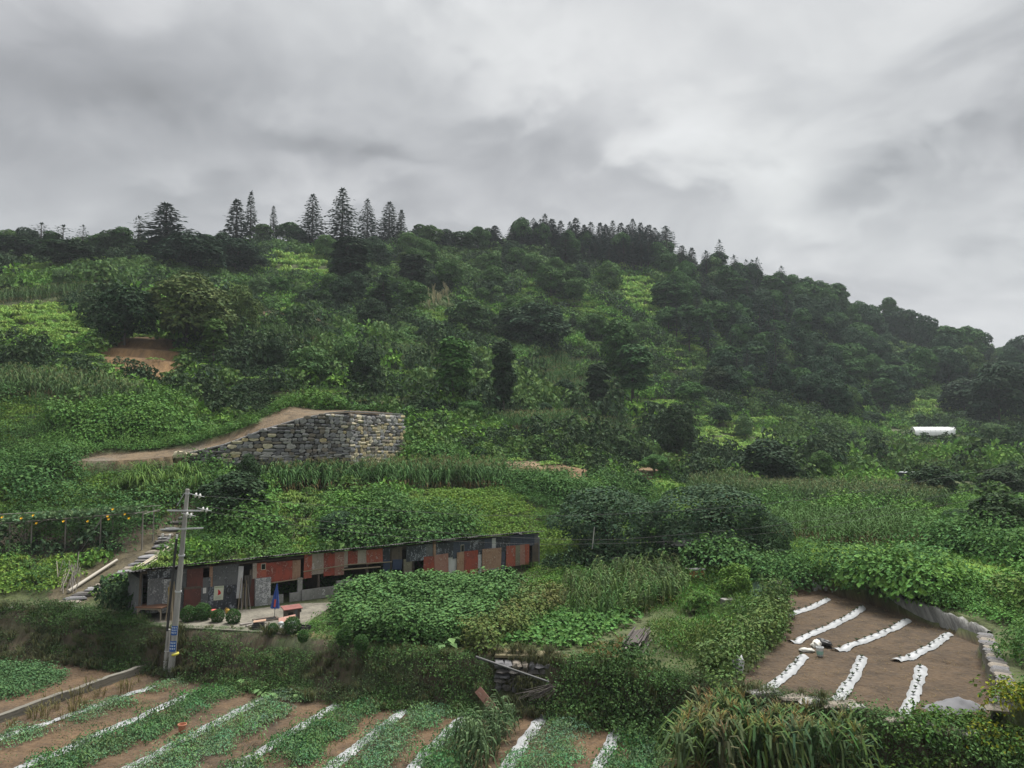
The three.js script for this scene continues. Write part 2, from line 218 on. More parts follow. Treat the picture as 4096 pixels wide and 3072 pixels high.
// ---------------------------------------------------------------- foliage builders
class Leaves {
  constructor(seed) { this.p = []; this.c = []; this.i = []; this.r = rng(seed); }
  leaf(x, y, z, t, n, len, wid, col, fold = 0.18) { // a folded rhomb from its stalk (x, y, z) along t, face towards n
    const bx = t[1] * n[2] - t[2] * n[1], by = t[2] * n[0] - t[0] * n[2], bz = t[0] * n[1] - t[1] * n[0], k = this.p.length / 3, m = 0.45;
    const w = wid / 2, f = fold * wid;
    this.p.push(x, y, z, x + t[0] * len * m + bx * w + n[0] * f, y + t[1] * len * m + by * w + n[1] * f, z + t[2] * len * m + bz * w + n[2] * f, x + t[0] * len, y + t[1] * len, z + t[2] * len, x + t[0] * len * m - bx * w + n[0] * f, y + t[1] * len * m - by * w + n[1] * f, z + t[2] * len * m - bz * w + n[2] * f);
    for (let q = 0; q < 4; q++) this.c.push(col[0], col[1], col[2]);
    this.i.push(k, k + 1, k + 2, k, k + 2, k + 3);
  }
  blade(pts, wid, col, side) { // a tapering ribbon through pts
    const k = this.p.length / 3, n = pts.length;
    pts.forEach((p, j) => { const w = wid * 0.5 * (j === 0 ? 0.55 : j === n - 1 ? 0.06 : 1 - 0.35 * j / n); this.p.push(p[0] - side[0] * w, p[1] - side[1] * w, p[2] - side[2] * w, p[0] + side[0] * w, p[1] + side[1] * w, p[2] + side[2] * w); for (let q = 0; q < 2; q++) this.c.push(...col); });
    for (let j = 0; j < n - 1; j++) { const a = k + j * 2; this.i.push(a, a + 1, a + 2, a + 1, a + 3, a + 2); }
  }
  tube(pts, radii, sides, col) {
    const k = this.p.length / 3;
    pts.forEach((p, j) => { const q = pts[Math.min(j + 1, pts.length - 1)], o = pts[Math.max(j - 1, 0)], d = V(q[0] - o[0], q[1] - o[1], q[2] - o[2]).normalize(), a = Math.abs(d.y) > 0.9 ? V(1, 0, 0) : V(0, 1, 0), s = V().crossVectors(d, a).normalize(), b = V().crossVectors(s, d); for (let e = 0; e < sides; e++) { const an = e / sides * 6.2832, cs = Math.cos(an) * radii[j], sn = Math.sin(an) * radii[j]; this.p.push(p[0] + s.x * cs + b.x * sn, p[1] + s.y * cs + b.y * sn, p[2] + s.z * cs + b.z * sn); this.c.push(...col); } });
    for (let j = 0; j < pts.length - 1; j++) for (let e = 0; e < sides; e++) { const a = k + j * sides + e, b = k + j * sides + (e + 1) % sides; this.i.push(a, b, a + sides, b, b + sides, a + sides); }
  }
  tint(c, v = 0.25, hue = 0.12) { const k = 1 + (this.r() - 0.5) * 2 * v, h = (this.r() - 0.5) * 2 * hue; return [c[0] * k * (1 + h), c[1] * k, c[2] * k * (1 - h)]; }
  dir(lo = -1) { let x, y, z, l; do { x = this.r() * 2 - 1; y = this.r() * 2 - 1; z = this.r() * 2 - 1; l = x * x + y * y + z * z; } while (l > 1 || l < 0.01 || y / Math.sqrt(l) < lo); l = Math.sqrt(l); return [x / l, y / l, z / l]; }
  // leaves over a lobe
  lobe(c, r, n, size, col, o = {}) {
    const { lo = -0.55, aspect = 0.62, up = 0.55, rough = 0.75, thick = 0.3, v = 0.25, hue = 0.12, others } = o;
    for (let q = 0; q < n; q++) {
      const d = this.dir(lo), k = 1 - thick * this.r() * this.r() + 0.06 * this.r();
      const x = c[0] + d[0] * r[0] * k, y = c[1] + d[1] * r[1] * k, z = c[2] + d[2] * r[2] * k;
      if (others && others.some((e) => e.c !== c && ((x - e.c[0]) / e.r[0]) ** 2 + ((y - e.c[1]) / e.r[1]) ** 2 + ((z - e.c[2]) / e.r[2]) ** 2 < 0.55)) continue;
      const e = this.dir(); let nx = d[0] * 0.7 + e[0] * rough, ny = d[1] * 0.7 + up + e[1] * rough, nz = d[2] * 0.7 + e[2] * rough, l = Math.hypot(nx, ny, nz) || 1; nx /= l; ny /= l; nz /= l;
      const f = this.dir(); let tx = f[0] + d[0] * 0.5, ty = f[1] - 0.35, tz = f[2] + d[2] * 0.5; const dt = tx * nx + ty * ny + tz * nz; tx -= dt * nx; ty -= dt * ny; tz -= dt * nz; l = Math.hypot(tx, ty, tz) || 1;
      const s = size * (0.65 + this.r() * 0.7); this.leaf(x, y, z, [tx / l, ty / l, tz / l], [nx, ny, nz], s, s * aspect, this.tint(col, v, hue));
    }
  }
  geo() { const g = new THREE.BufferGeometry(); g.setAttribute('position', new THREE.Float32BufferAttribute(this.p, 3)); g.setAttribute('color', new THREE.Float32BufferAttribute(this.c, 3)); g.setIndex(this.i); return g; }
}
const leafMat = new THREE.MeshPhysicalMaterial({ vertexColors: true, roughness: 0.82, transmission: 0.16, specularIntensity: 0.16, thickness: 0, side: THREE.DoubleSide });
const woodMat = new THREE.MeshStandardMaterial({ vertexColors: true, roughness: 0.95, side: THREE.DoubleSide });

const C = { vine: [0.095, 0.205, 0.036], shrub: [0.068, 0.135, 0.036], dark: [0.030, 0.060, 0.025], grass: [0.135, 0.215, 0.05], corn: [0.07, 0.14, 0.045], melon: [0.10, 0.175, 0.085], fir: [0.026, 0.048, 0.031], pale: [0.1, 0.15, 0.06], lime: [0.13, 0.19, 0.04], bean: [0.072, 0.15, 0.045] };
// a mound of vine or scrub about 1 m in radius
function mound(seed, col, n, size, o = {}) {
  const L = new Leaves(seed), lobes = [];
  const k = o.lobes ?? 5; for (let i = 0; i < k; i++) { const a = i * 2.4 + L.r(), q = i ? 0.35 + L.r() * 0.35 : 0; lobes.push({ c: [Math.cos(a) * q, 0.1 + L.r() * 0.25, Math.sin(a) * q], r: [0.45 + L.r() * 0.25, (o.tall ?? 0.45) * (0.7 + L.r() * 0.6), 0.45 + L.r() * 0.25] }); }
  for (const b of lobes) L.lobe(b.c, b.r, Math.round(n / k), size, col, { lo: -0.15, others: lobes, ...o });
  return L.geo();
}
function tuft(seed, col, n, h, o = {}) { // arching grass
  const L = new Leaves(seed);
  for (let i = 0; i < n; i++) { const a = L.r() * 6.283, r0 = L.r() * 0.18, lean = 0.25 + L.r() * 0.75, hh = h * (0.6 + L.r() * 0.5), x0 = Math.cos(a) * r0, z0 = Math.sin(a) * r0, o3 = lean * hh * 0.75; L.blade([[x0, 0, z0], [x0 + Math.cos(a) * o3 * 0.35, hh * 0.6, z0 + Math.sin(a) * o3 * 0.35], [x0 + Math.cos(a) * o3 * 0.75, hh * (0.95 - lean * 0.2), z0 + Math.sin(a) * o3 * 0.75], [x0 + Math.cos(a) * o3 * 1.15, hh * (0.95 - lean * 0.55), z0 + Math.sin(a) * o3 * 1.15]], o.w ?? 0.05, L.tint(col, 0.3, 0.12), [-Math.sin(a), 0, Math.cos(a)]); }
  if (o.plume) for (let i = 0; i < 12; i++) { const a = L.r() * 6.283, l = 0.15 + L.r() * 0.25, hh = h * (1.1 + L.r() * 0.35); L.blade([[0, h * 0.4, 0], [Math.cos(a) * l * 0.5, hh * 0.8, Math.sin(a) * l * 0.5], [Math.cos(a) * l, hh, Math.sin(a) * l], [Math.cos(a) * l * 1.5, hh * 1.04, Math.sin(a) * l * 1.5]], 0.11, L.tint([0.36, 0.33, 0.2], 0.15, 0.05), [-Math.sin(a), 0, Math.cos(a)]); }
  return L.geo();
}
function corn(seed, o = {}) {
  const L = new Leaves(seed), h = 1.9, col = o.col ?? C.corn, wx = (L.r() - 0.5) * 0.16, wz = (L.r() - 0.5) * 0.16, sx = (y) => wx * (y / h) ** 2, sz = (y) => wz * (y / h) ** 2;
  L.tube([[0, 0, 0], [sx(1), 1, sz(1)], [wx, h, wz]], [0.022, 0.018, 0.008], 4, L.tint([col[0] * 1.1, col[1], col[2]], 0.1));
  const n = o.leaves ?? 11, az = L.r() * 6.283;
  for (let i = 0; i < n; i++) {
    const y = 0.2 + (h - 0.35) * i / n, a = az + (i % 2) * Math.PI + (L.r() - 0.5) * 1.0, l = (0.62 + L.r() * 0.3) * (1 - 0.35 * Math.abs(i / n - 0.45)), up = (o.stiff ? 0.5 : 0.3) + L.r() * 0.35, ca = Math.cos(a), sa = Math.sin(a), x = sx(y), z = sz(y), q = L.r();
    const dead = i < 3 && L.r() < 0.6; L.blade([[x, y, z], [x + ca * l * 0.3, y + up * l * 0.85, z + sa * l * 0.3], [x + ca * l * 0.65, y + up * l * ((o.stiff ? 1.15 : 0.85) - q * 0.2), z + sa * l * 0.65], [x + ca * l * 0.95, y + up * l * (o.stiff ? 0.75 - q * 0.6 : 0.2 - q * 0.7), z + sa * l * 0.95], [x + ca * l * 1.02, y + l * (o.stiff ? 0.22 - q * 0.45 : -0.15 - q * 0.5), z + sa * l * 1.02]], o.stiff ? 0.078 : 0.085, dead ? L.tint([0.16, 0.13, 0.06]) : L.tint(col, 0.25, 0.1), [-sa, 0, ca]);
  }
  if (o.tassel !== false) for (let i = 0; i < 7; i++) { const a = L.r() * 6.283, l = 0.1 + L.r() * 0.12; L.blade([[wx, h - 0.05, wz], [wx + Math.cos(a) * l * 0.6, h + 0.17, wz + Math.sin(a) * l * 0.6], [wx + Math.cos(a) * l * 1.5, h + 0.24, wz + Math.sin(a) * l * 1.5]], 0.02, L.tint(o.tcol ?? [0.24, 0.21, 0.09], 0.2), [-Math.sin(a), 0, Math.cos(a)]); }
  return L.geo();
}
// trees: real size in metres, foot at the origin
function limb(L, a, b, r0, r1, col, bend = 0.15) { const m = [(a[0] + b[0]) / 2 + (L.r() - 0.5) * bend * 2, (a[1] + b[1]) / 2 + bend, (a[2] + b[2]) / 2 + (L.r() - 0.5) * bend * 2]; L.tube([a, m, b], [r0, (r0 + r1) / 2, r1], 5, col); }
function broadleaf(seed, o = {}) {
  const { h = 8, r = 3, col = C.shrub, size = 0.42, n = 2400, trunk = 0.25, lobes = 11, flat = 1, bark = [0.07, 0.06, 0.05], slim = 1 } = o;
  const L = new Leaves(seed), T = new Leaves(seed + 1), y0 = h * trunk, ch = h - y0, B = [];
  for (let i = 0; i < lobes; i++) { const t = i / (lobes - 1), a = i * 2.399 + L.r() * 0.8, y = y0 + ch * (0.16 + 0.72 * t), prof = Math.sqrt(Math.max(0.05, 1 - ((t - 0.38) / 0.72) ** 2)), q = r * prof * (0.42 + L.r() * 0.26) * (i === lobes - 1 ? 0.15 : 1) * slim, s = r * (0.36 + L.r() * 0.2) * (0.75 + 0.3 * prof); B.push({ c: [Math.cos(a) * q, y, Math.sin(a) * q], r: [s, s * 0.72 * flat, s] }); }
  for (const b of B) { const A = 4 * b.r[0] * b.r[1]; b.A = A; } const tot = B.reduce((s, b) => s + b.A, 0);
  for (const b of B) L.lobe(b.c, b.r, Math.round(n * b.A / tot), size, col, { others: B, lo: -0.4, thick: 0.3, rough: 0.5, up: 0.6, v: 0.22 });
  T.tube([[0, -0.6, 0], [0.03 * h * (L.r() - 0.5), y0 * 0.7, 0.03 * h * (L.r() - 0.5)], [0, y0 + ch * 0.3, 0], [0, y0 + ch * 0.7, 0]], [h * 0.024, h * 0.018, h * 0.013, h * 0.004], 6, bark);
  for (const b of B) if (L.r() < 0.8) limb(T, [0, Math.min(b.c[1] - b.r[1] * 0.6, y0 + ch * 0.55), 0], b.c, h * 0.008, h * 0.003, bark, 0.03 * h);
  return { crown: L.geo(), trunk: T.geo() };
}
function fir(seed, o = {}) {
  const { h = 14, r = 3, from = 0.15, whorls = 20, per = 6, col = C.fir, size = 0.62, gap = 0.12, droop = 0.25, taper = 0.8, bark = [0.055, 0.045, 0.038] } = o;
  const L = new Leaves(seed), T = new Leaves(seed + 5);
  T.tube([[0, -0.8, 0], [0, h * 0.5, 0], [0, h * 0.98, 0]], [h * 0.017, h * 0.01, 0.02], 6, bark);
  for (let w = 0; w < whorls; w++) {
    const t = w / (whorls - 1), y = h * (from + (0.985 - from) * t), rr = r * (Math.pow(1 - t, taper) * (0.78 + 0.4 * L.r()) + 0.05);
    for (let b = 0; b < per; b++) {
      if (L.r() < gap) continue;
      const a = b / per * 6.283 + w * 0.9 + L.r() * 0.6, l = rr * (0.65 + L.r() * 0.5), ca = Math.cos(a), sa = Math.sin(a), dr = droop * (1 - t * 0.7), m = Math.max(3, Math.round(l / (size * 0.33)));
      if (l > 1) T.tube([[0, y, 0], [ca * l * 0.85, y - dr * l * 0.6, sa * l * 0.85]], [0.035, 0.012], 3, bark);
      for (let q = 0; q < m; q++) { const f = 0.15 + 0.85 * (q + L.r()) / m, x = ca * l * f, z = sa * l * f, yy = y - dr * l * f * f + 0.1 * l * f * (1 - f), s = size * (0.6 + 0.6 * L.r()) * (1 - 0.35 * f) * (1 - 0.45 * t), sd = (L.r() - 0.5) * 2.2, tx = ca * 0.8 - sa * sd, tz = sa * 0.8 + ca * sd, ty = -0.25 + (L.r() - 0.5) * 0.7, k = Math.hypot(tx, ty, tz); const nn = L.dir(-0.2); let nx = nn[0] * 0.6, ny = nn[1] * 0.6 + 0.7, nz = nn[2] * 0.6; const T3 = [tx / k, ty / k, tz / k], dt = nx * T3[0] + ny * T3[1] + nz * T3[2]; nx -= dt * T3[0]; ny -= dt * T3[1]; nz -= dt * T3[2]; const e = Math.hypot(nx, ny, nz) || 1; L.leaf(x, yy, z, T3, [nx / e, ny / e, nz / e], s, s * 0.5, L.tint(col, 0.3, 0.1)); }
    }
  }
  for (let q = 0; q < 10; q++) { const a = L.r() * 6.283; L.leaf(0, h * (0.93 + 0.06 * L.r()), 0, [Math.cos(a) * 0.4, 0.9, Math.sin(a) * 0.4].map((v) => v / 0.985), [Math.cos(a + 1.57), 0, Math.sin(a + 1.57)], size * 0.6, size * 0.22, L.tint(col)); }
  return { crown: L.geo(), trunk: T.geo() };
}

// ---------------------------------------------------------------- scattering
function stuff(name, geo, mats, label, mat = leafMat) { // mats: [{p, s, ry, tint, sy, tilt}]
  if (!mats.length) return null;
  const m = new THREE.InstancedMesh(geo, mat, mats.length), q = new THREE.Quaternion(), e = new THREE.Euler(), M4 = new THREE.Matrix4(), c = new THREE.Color();
  mats.forEach((k, i) => { e.set(k.tx ?? 0, k.ry ?? 0, k.tz ?? 0); q.setFromEuler(e); M4.compose(k.p, q, V(k.s, k.s * (k.sy ?? 1), k.s)); m.setMatrixAt(i, M4); const t = k.tint ?? 1; Array.isArray(t) ? c.setRGB(...t) : c.setRGB(t, t, t); m.setColorAt(i, c); });
  m.name = numbered(name); m.castShadow = m.receiveShadow = true; m.userData.kind = 'stuff'; m.userData.label = label; scene.add(m); return m;
}
function fill(P, dens, seed, fn) { // random points of a world polygon
  const r = rng(seed), xs = P.map((p) => p[0]), zs = P.map((p) => p[1]), x0 = Math.min(...xs), x1 = Math.max(...xs), z0 = Math.min(...zs), z1 = Math.max(...zs), n = Math.round((x1 - x0) * (z1 - z0) * dens), out = [];
  for (let i = 0; i < n; i++) { const x = x0 + r() * (x1 - x0), z = z0 + r() * (z1 - z0); if (inPoly(x, z, P)) { const k = fn ? fn(x, z, r) : {}; if (k) out.push({ p: ground(x, z), s: 1, ry: r() * 6.283, ...k }); } }
  return out;
}
function split(list, n, seed) { const r = rng(seed), o = Array.from({ length: n }, () => []); for (const k of list) o[Math.floor(r() * n)].push(k); return o; }
function stuffs(name, geos, list, label, mat) { split(list, geos.length, list.length + 7).forEach((l, i) => stuff(name, geos[i], l, label, mat)); }
// ---------------------------------------------------------------- crop fields on the slopes
const cornGeo = corn(11, { tcol: [0.17, 0.17, 0.08] }), cornYoung = corn(12, { tassel: false, leaves: 8, col: [0.085, 0.16, 0.045] }), cornPale = corn(13, { col: [0.075, 0.13, 0.05], tcol: [0.15, 0.16, 0.07] });
const fields = [];
function cornField(px, dens, scale, label, seed, geo = cornGeo, from = 44, tint = 1) {
  const P = P2(px, from); fields.push(P);
  return stuff('maize_field', geo, fill(P, dens, seed, (x, z, r) => ({ s: scale * (0.82 + r() * 0.34), tint: tint * (0.8 + fbm(x * 0.3, z * 0.3, 3, seed) * 0.45), tx: (r() - 0.5) * 0.12, tz: (r() - 0.5) * 0.12 })), label);
}
cornField([[250, 483], [300, 480], [420, 479], [505, 478], [507, 489], [440, 492], [330, 494], [268, 495]], 4.5, 1.08, 'dense tall maize field below the long stone retaining wall', 21);
cornField([[515, 485], [568, 484], [572, 490], [517, 492]], 4.5, 0.95, 'small maize plot beside the bare orange earth bank', 22);
cornField([[-40, 385], [60, 388], [108, 392], [150, 408], [130, 414], [60, 406], [-40, 402]], 3, 1.15, 'maize plot on the terrace above the vine bank at the left', 23, cornPale, 70);
cornField([[270, 402], [350, 398], [430, 400], [490, 405], [480, 412], [420, 408], [330, 408], [280, 410]], 3.5, 0.6, 'row of young bright maize above the small rear stone wall', 24, cornYoung, 75);
cornField([[495, 426], [560, 422], [640, 428], [668, 430], [655, 437], [590, 436], [510, 434]], 3, 1.05, 'maize strip along the terrace in the middle of the hillside', 25, cornGeo, 80);
cornField([[515, 365], [560, 360], [600, 368], [590, 376], [530, 378]], 1.8, 1.2, 'grey-green maize under the big round dark tree', 26, cornGeo, 90);
cornField([[375, 356], [430, 356], [470, 368], [465, 376], [400, 372]], 1.8, 1.2, 'flowering maize plot left of the two tall trees', 27, cornPale, 90);
cornField([[265, 335], [330, 340], [395, 355], [385, 362], [300, 356], [262, 348]], 1.8, 1.25, 'tall reed-like maize on the high terrace under the footpath', 28, cornYoung, 90, 0.8);
cornField([[540, 378], [600, 384], [640, 388], [630, 398], [560, 396], [535, 390]], 1.8, 1.1, 'maize terrace between the thin dark trees', 29, cornGeo, 90);
cornField([[-40, 300], [40, 298], [90, 292], [130, 300], [80, 306], [-40, 310]], 1.0, 1.2, 'weedy crop on the highest terrace under the left ridge', 30, cornPale, 110);
cornField([[690, 490], [760, 489], [860, 494], [950, 500], [945, 516], [860, 514], [760, 506], [690, 503]], 3.0, 1.05, 'long maize field across the valley floor', 31, cornPale, 60);
cornField([[745, 525], [800, 520], [900, 524], [955, 532], [960, 548], [890, 552], [800, 545], [745, 538]], 3.6, 0.95, 'bright green maize field above the light grass strip', 32, cornYoung, 56);
cornField([[825, 452], [880, 450], [940, 456], [950, 463], [880, 461], [830, 458]], 1.2, 1.3, 'grey-green maize field in front of the white tunnel', 33, cornPale, 100);
cornField([[868, 469], [930, 467], [990, 471], [985, 477], [900, 475]], 2, 1, 'maize strip behind the small dark hut', 34, cornGeo, 80);
console.log('fields done');

// ---------------------------------------------------------------- scrub that covers the slopes
const px4 = (x, z) => 512 + F * x / -z;
const clearings = [[933, 440, 120, 13, 0.5], [912, 482, 60, 8, 0.6], [575, 487, 60, 2.2, 1], [330, 409, 78, 3, 1]].map(([a, b, f, r, k]) => { const p = onTerrain(a, b, f); return { x: p.x, z: p.z + r * 0.35, r, k }; });
const scrubG = [mound(31, C.vine, 210, 0.29, { tall: 0.4 }), mound(32, C.shrub, 220, 0.29, { tall: 0.6 }), mound(33, C.dark, 240, 0.28, { tall: 0.8 }), tuft(34, C.grass, 70, 1.0, { w: 0.13 }), mound(35, [0.13, 0.225, 0.045], 200, 0.25, { tall: 0.3 }), mound(36, [0.075, 0.165, 0.036], 330, 0.15, { tall: 0.62, lobes: 7, aspect: 0.8, rough: 0.5 }), mound(37, [0.055, 0.125, 0.034], 330, 0.14, { tall: 0.75, lobes: 7, rough: 0.6 })];
const lightFields = [P2([[810, 552], [880, 556], [960, 560], [1030, 575], [1030, 600], [960, 586], [880, 572], [812, 562]], 44), P2([[905, 405], [985, 398], [985, 420], [905, 422]], 150), P2([[268, 258], [330, 252], [335, 275], [280, 285]], 150), P2([[590, 275], [640, 280], [685, 300], [690, 330], [650, 320], [600, 290]], 180), P2([[-40, 312], [60, 306], [90, 318], [90, 340], [-40, 345]], 100), P2([[700, 425], [770, 430], [800, 460], [740, 470], [690, 450]], 90)];
{
  const L = scrubG.map(() => []), r = rng(99);
  for (let d = 27; d < 395;) {
    const s = clamp(d * 0.0092, 0.62, 2.6), half = 0.86 * d;
    for (let x = -half; x < half; x += s) {
      const X = x + (r() - 0.5) * s, Z = -(d + (r() - 0.5) * s), q = r(), jr = r(), rot = r(), tw = r();
      if (-Z < bankTop(X) + 0.8) continue;
      if (-Z < 47 && !(X > 14.5 && terrainH(X, Z) > 2.5)) continue;
      if (inPoly(X, Z, roadPoly) || inPoly(X, Z, brownPoly) || fields.some((P) => inPoly(X, Z, P))) continue;
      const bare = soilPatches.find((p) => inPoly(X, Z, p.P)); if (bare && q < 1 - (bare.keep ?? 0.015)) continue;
      if (clearings.some((c) => (X - c.x) ** 2 + ((Z - c.z) * c.k) ** 2 < c.r * c.r)) continue;
      if (-Z < 40 && rimPts.some((p) => (p.x - X) ** 2 + (p.z - Z) ** 2 < 2.2)) continue;
      // the shed, its yard and the garden have planting of their own
      if (-Z < 62 && segDist(X, Z, -18.3, -43, 2.0, -58) < 2.2) continue;
      const behindShed = (X + 18.3) * 15 - (-Z - 43) * 20.3 < -40;   // uphill side of the shed line
      if (-Z < 61 && !behindShed && X < 8.5 && X > -30) continue;
      if (-Z < 49 && X > 8 && X < 20 && terrainH(X, Z) < 2.4) continue;
      const n = fbm(X * 0.055, Z * 0.055, 4, 301) + (q - 0.5) * 0.16, m = fbm(X * 0.16 + 40, Z * 0.16, 3, 305) + (jr - 0.5) * 0.2;
      let ter = 0, t = n > 0.56 ? 1 : n < 0.40 ? 4 : 0; if (m > 0.66) t = 2; else if (m < 0.3) t = 3;
      if (-Z > 105 && t === 0 && n > 0.5) t = 1;
      if (-Z > 86 && -Z < 215 && t !== 2) { const fr = terraceFrac(X, -Z), farm = fbm(X * 0.025 + 9, Z * 0.025, 3, 333); if (farm > 0.32 && px4(X, Z) < 780) { ter = fr > 0.6 ? 1 : 2; t = ter === 1 ? (jr < 0.4 ? 2 : jr < 0.8 ? 1 : 0) : jr < 0.35 ? 3 : 4; } }
      const lightF = lightFields.some((P) => inPoly(X, Z, P)); if (lightF) t = q < 0.75 ? 3 : 4;
      if (-Z < 70 && t === 2 && X < 6) t = 0; if (bare?.keep) t = 2;  // scrub below the pergola is the dark kind, carrying the shade there
      const tint = (0.88 + fbm(X * 0.02, Z * 0.02, 3, 311) * 0.55) * (lightF ? 1.35 : ter === 2 ? 1.25 : 1);
      const lush = -Z < 84 && t < 3 && !lightF; if (lush && m > 0.36) t = n > 0.5 ? 5 : 6;
      L[t].push({ p: ground(X, Z), s: (t > 4 ? 0.7 + 0.9 * sstep(0.42, 0.7, fbm(X * 0.22, Z * 0.22, 2, 77)) : 1) * (t > 4 ? 1 : s) * (0.75 + jr * 0.6) * (tw > 0.9 && t < 3 && -Z < 150 ? 1.9 : 1) * (t === 3 ? 0.95 : 1), sy: (t === 3 ? 0.85 : 0.8 + tw * 0.6) * (-Z > 110 && t < 3 ? 1.2 : 1) * (ter === 2 ? 0.55 : 1), ry: rot * 6.283, tint: [tint * (0.92 + tw * 0.2), tint, tint * (0.9 + q * 0.25)] });
    }
    d += s * 0.92;
  }
  const names = ['vine_cover', 'hill_scrub', 'dark_scrub', 'wild_grass', 'low_weeds', 'kudzu_bank', 'bramble_bank'], labels = ['bright leafy vines spread over the banks and terraces', 'mid green scrub covering the hillside', 'dark bushy undergrowth among the hillside trees', 'tufts of wild grass along the terraces', 'low pale green weeds on the slopes', 'lush broad-leaved vines on the banks around the shed and road', 'denser bushes on the banks around the shed and road'];
  L.forEach((l, i) => { stuff(names[i], scrubG[i], l, labels[i]); console.log(names[i], l.length); });
}

// ---------------------------------------------------------------- trees, each one a thing with trunk and crown
const tv = {
  fir: [1, 2, 3].map((s) => fir(400 + s, { r: 3.1 + s * 0.25, per: 11, whorls: 26, size: 1.15, gap: 0.08, from: 0.06, taper: 0.72 })), slimfir: [1, 2].map((s) => fir(420 + s, { r: 2.0, whorls: 24, per: 10, gap: 0.15, size: 1.15, taper: 0.75, from: 0.22 })), sparse: [1, 2].map((s) => fir(440 + s, { r: 2.2, whorls: 13, per: 7, gap: 0.25, taper: 0.25, from: 0.25, size: 1.0, droop: 0.05 })),
  pine: [1, 2, 3].map((s) => fir(460 + s, { h: 13, r: 2.3, from: 0.38, whorls: 16, per: 9, taper: 0.5, size: 1.0, col: [0.030, 0.052, 0.036], gap: 0.1 })),
  round: [1, 2, 3].map((s) => broadleaf(480 + s, { h: 8, r: 3.4, n: 4200, size: 0.55 })), dark: [1, 2, 3].map((s) => broadleaf(500 + s, { h: 8, r: 3.6, n: 4400, size: 0.55, col: C.dark, trunk: 0.14 })),
  tall: [1, 2].map((s) => broadleaf(520 + s, { h: 11, r: 2.6, n: 3800, size: 0.5, trunk: 0.22, lobes: 13, slim: 0.7 })), pale: [1, 2].map((s) => broadleaf(540 + s, { h: 7, r: 3.2, n: 3800, size: 0.52, col: C.pale, trunk: 0.12 })),
  column: [1].map((s) => broadleaf(560 + s, { h: 10, r: 2.0, n: 3800, size: 0.46, col: [0.032, 0.06, 0.028], trunk: 0.12, lobes: 12, slim: 0.5 })), olive: [1, 2].map((s) => broadleaf(570 + s, { h: 8, r: 4.2, n: 5600, size: 0.5, col: [0.088, 0.125, 0.04], trunk: 0.2 })),
  feather: [1, 2].map((s) => broadleaf(580 + s, { h: 7, r: 4.2, n: 12000, size: 0.3, col: [0.042, 0.08, 0.04], trunk: 0.16, lobes: 16, flat: 0.8 })), grove: [1, 2].map((s) => broadleaf(590 + s, { h: 9, r: 2.4, n: 2200, size: 0.44, trunk: 0.3, lobes: 9, col: [0.06, 0.11, 0.036] })),
};
for (const k in tv) for (const t of tv[k]) { t.crown.computeBoundingBox(); const b = t.crown.boundingBox; t.h = b.max.y; t.w = Math.max(b.max.x - b.min.x, b.max.z - b.min.z); }
const trng = rng(777);
const leafTints = new Map();
function tintMat(k) { const key = k.map((v) => Math.round(v * 12) / 12); const id = key.join(); if (!leafTints.has(id)) { const m = leafMat.clone(); m.color.setRGB(...key); leafTints.set(id, m); } return leafTints.get(id); }
function plantTree(kind, foot, h, w, name, label, category = 'tree', group, tint = [1, 1, 1], turn) {
  const list = tv[kind], v = list[Math.floor(trng() * list.length)], g = thing(name, label, category, foot, turn ?? trng() * 6.283, group);
  part(g, 'trunk', v.trunk, woodMat); part(g, 'crown', v.crown, tintMat(tint));
  g.scale.set(w / v.w, h / v.h, w / v.w); return g;
}
// by the picture: foot pixel, top pixel row, width in pixels
function tree(kind, px, footY, topY, wpx, name, label, o = {}) {
  const foot = o.d ? (() => { const p = at(px, footY, o.d); return ground(p.x, p.z); })() : crest(px, footY, o.from ?? 48);
  const d = -foot.z, top = at(px, topY, d).y, h = Math.max(1.2, top - foot.y);
  return plantTree(kind, foot, h, wpx * d / F * ({ fir: 1.9, slimfir: 1.7, pine: 1.3, sparse: 1.35 }[kind] ?? 1.12), name, label, o.cat ?? 'tree', o.group, o.tint, o.turn);
}
// the skyline, left to right
tree('sparse', 40, 262, 222, 30, 'skyline_tree', 'first small ragged tree from the left edge on the skyline');
tree('sparse', 62, 262, 224, 26, 'skyline_tree', 'flat-topped small tree beside the leftmost ragged skyline tree');
tree('sparse', 82, 262, 224, 18, 'skyline_tree', 'lone stubby little tree on the left skyline');
tree('sparse', 138, 256, 215, 22, 'skyline_tree', 'leaning small tree left of the big dark cypress-like tree');
tree('fir', 165, 262, 202, 54, 'cypress_tree', 'broad dark conical tree standing alone on the left skyline');
tree('slimfir', 236, 250, 198, 24, 'fir_tree', 'ragged fir left of the tallest slim fir');
tree('slimfir', 250, 248, 190, 15, 'fir_tree', 'tallest slim fir, right one of the ragged pair');
tree('slimfir', 273, 245, 205, 10, 'fir_tree', 'short thin vine-wrapped fir between the two fir clumps');
tree('fir', 312, 246, 193, 26, 'fir_tree', 'leftmost fir of the tall skyline clump');
tree('fir', 342, 246, 187, 34, 'fir_tree', 'largest fir of the skyline clump');
tree('fir', 367, 246, 198, 24, 'fir_tree', 'third fir of the skyline clump, right of the largest');
tree('fir', 389, 248, 201, 26, 'fir_tree', 'fourth fir of the skyline clump');
tree('slimfir', 401, 248, 209, 13, 'fir_tree', 'thin rightmost fir of the skyline clump');
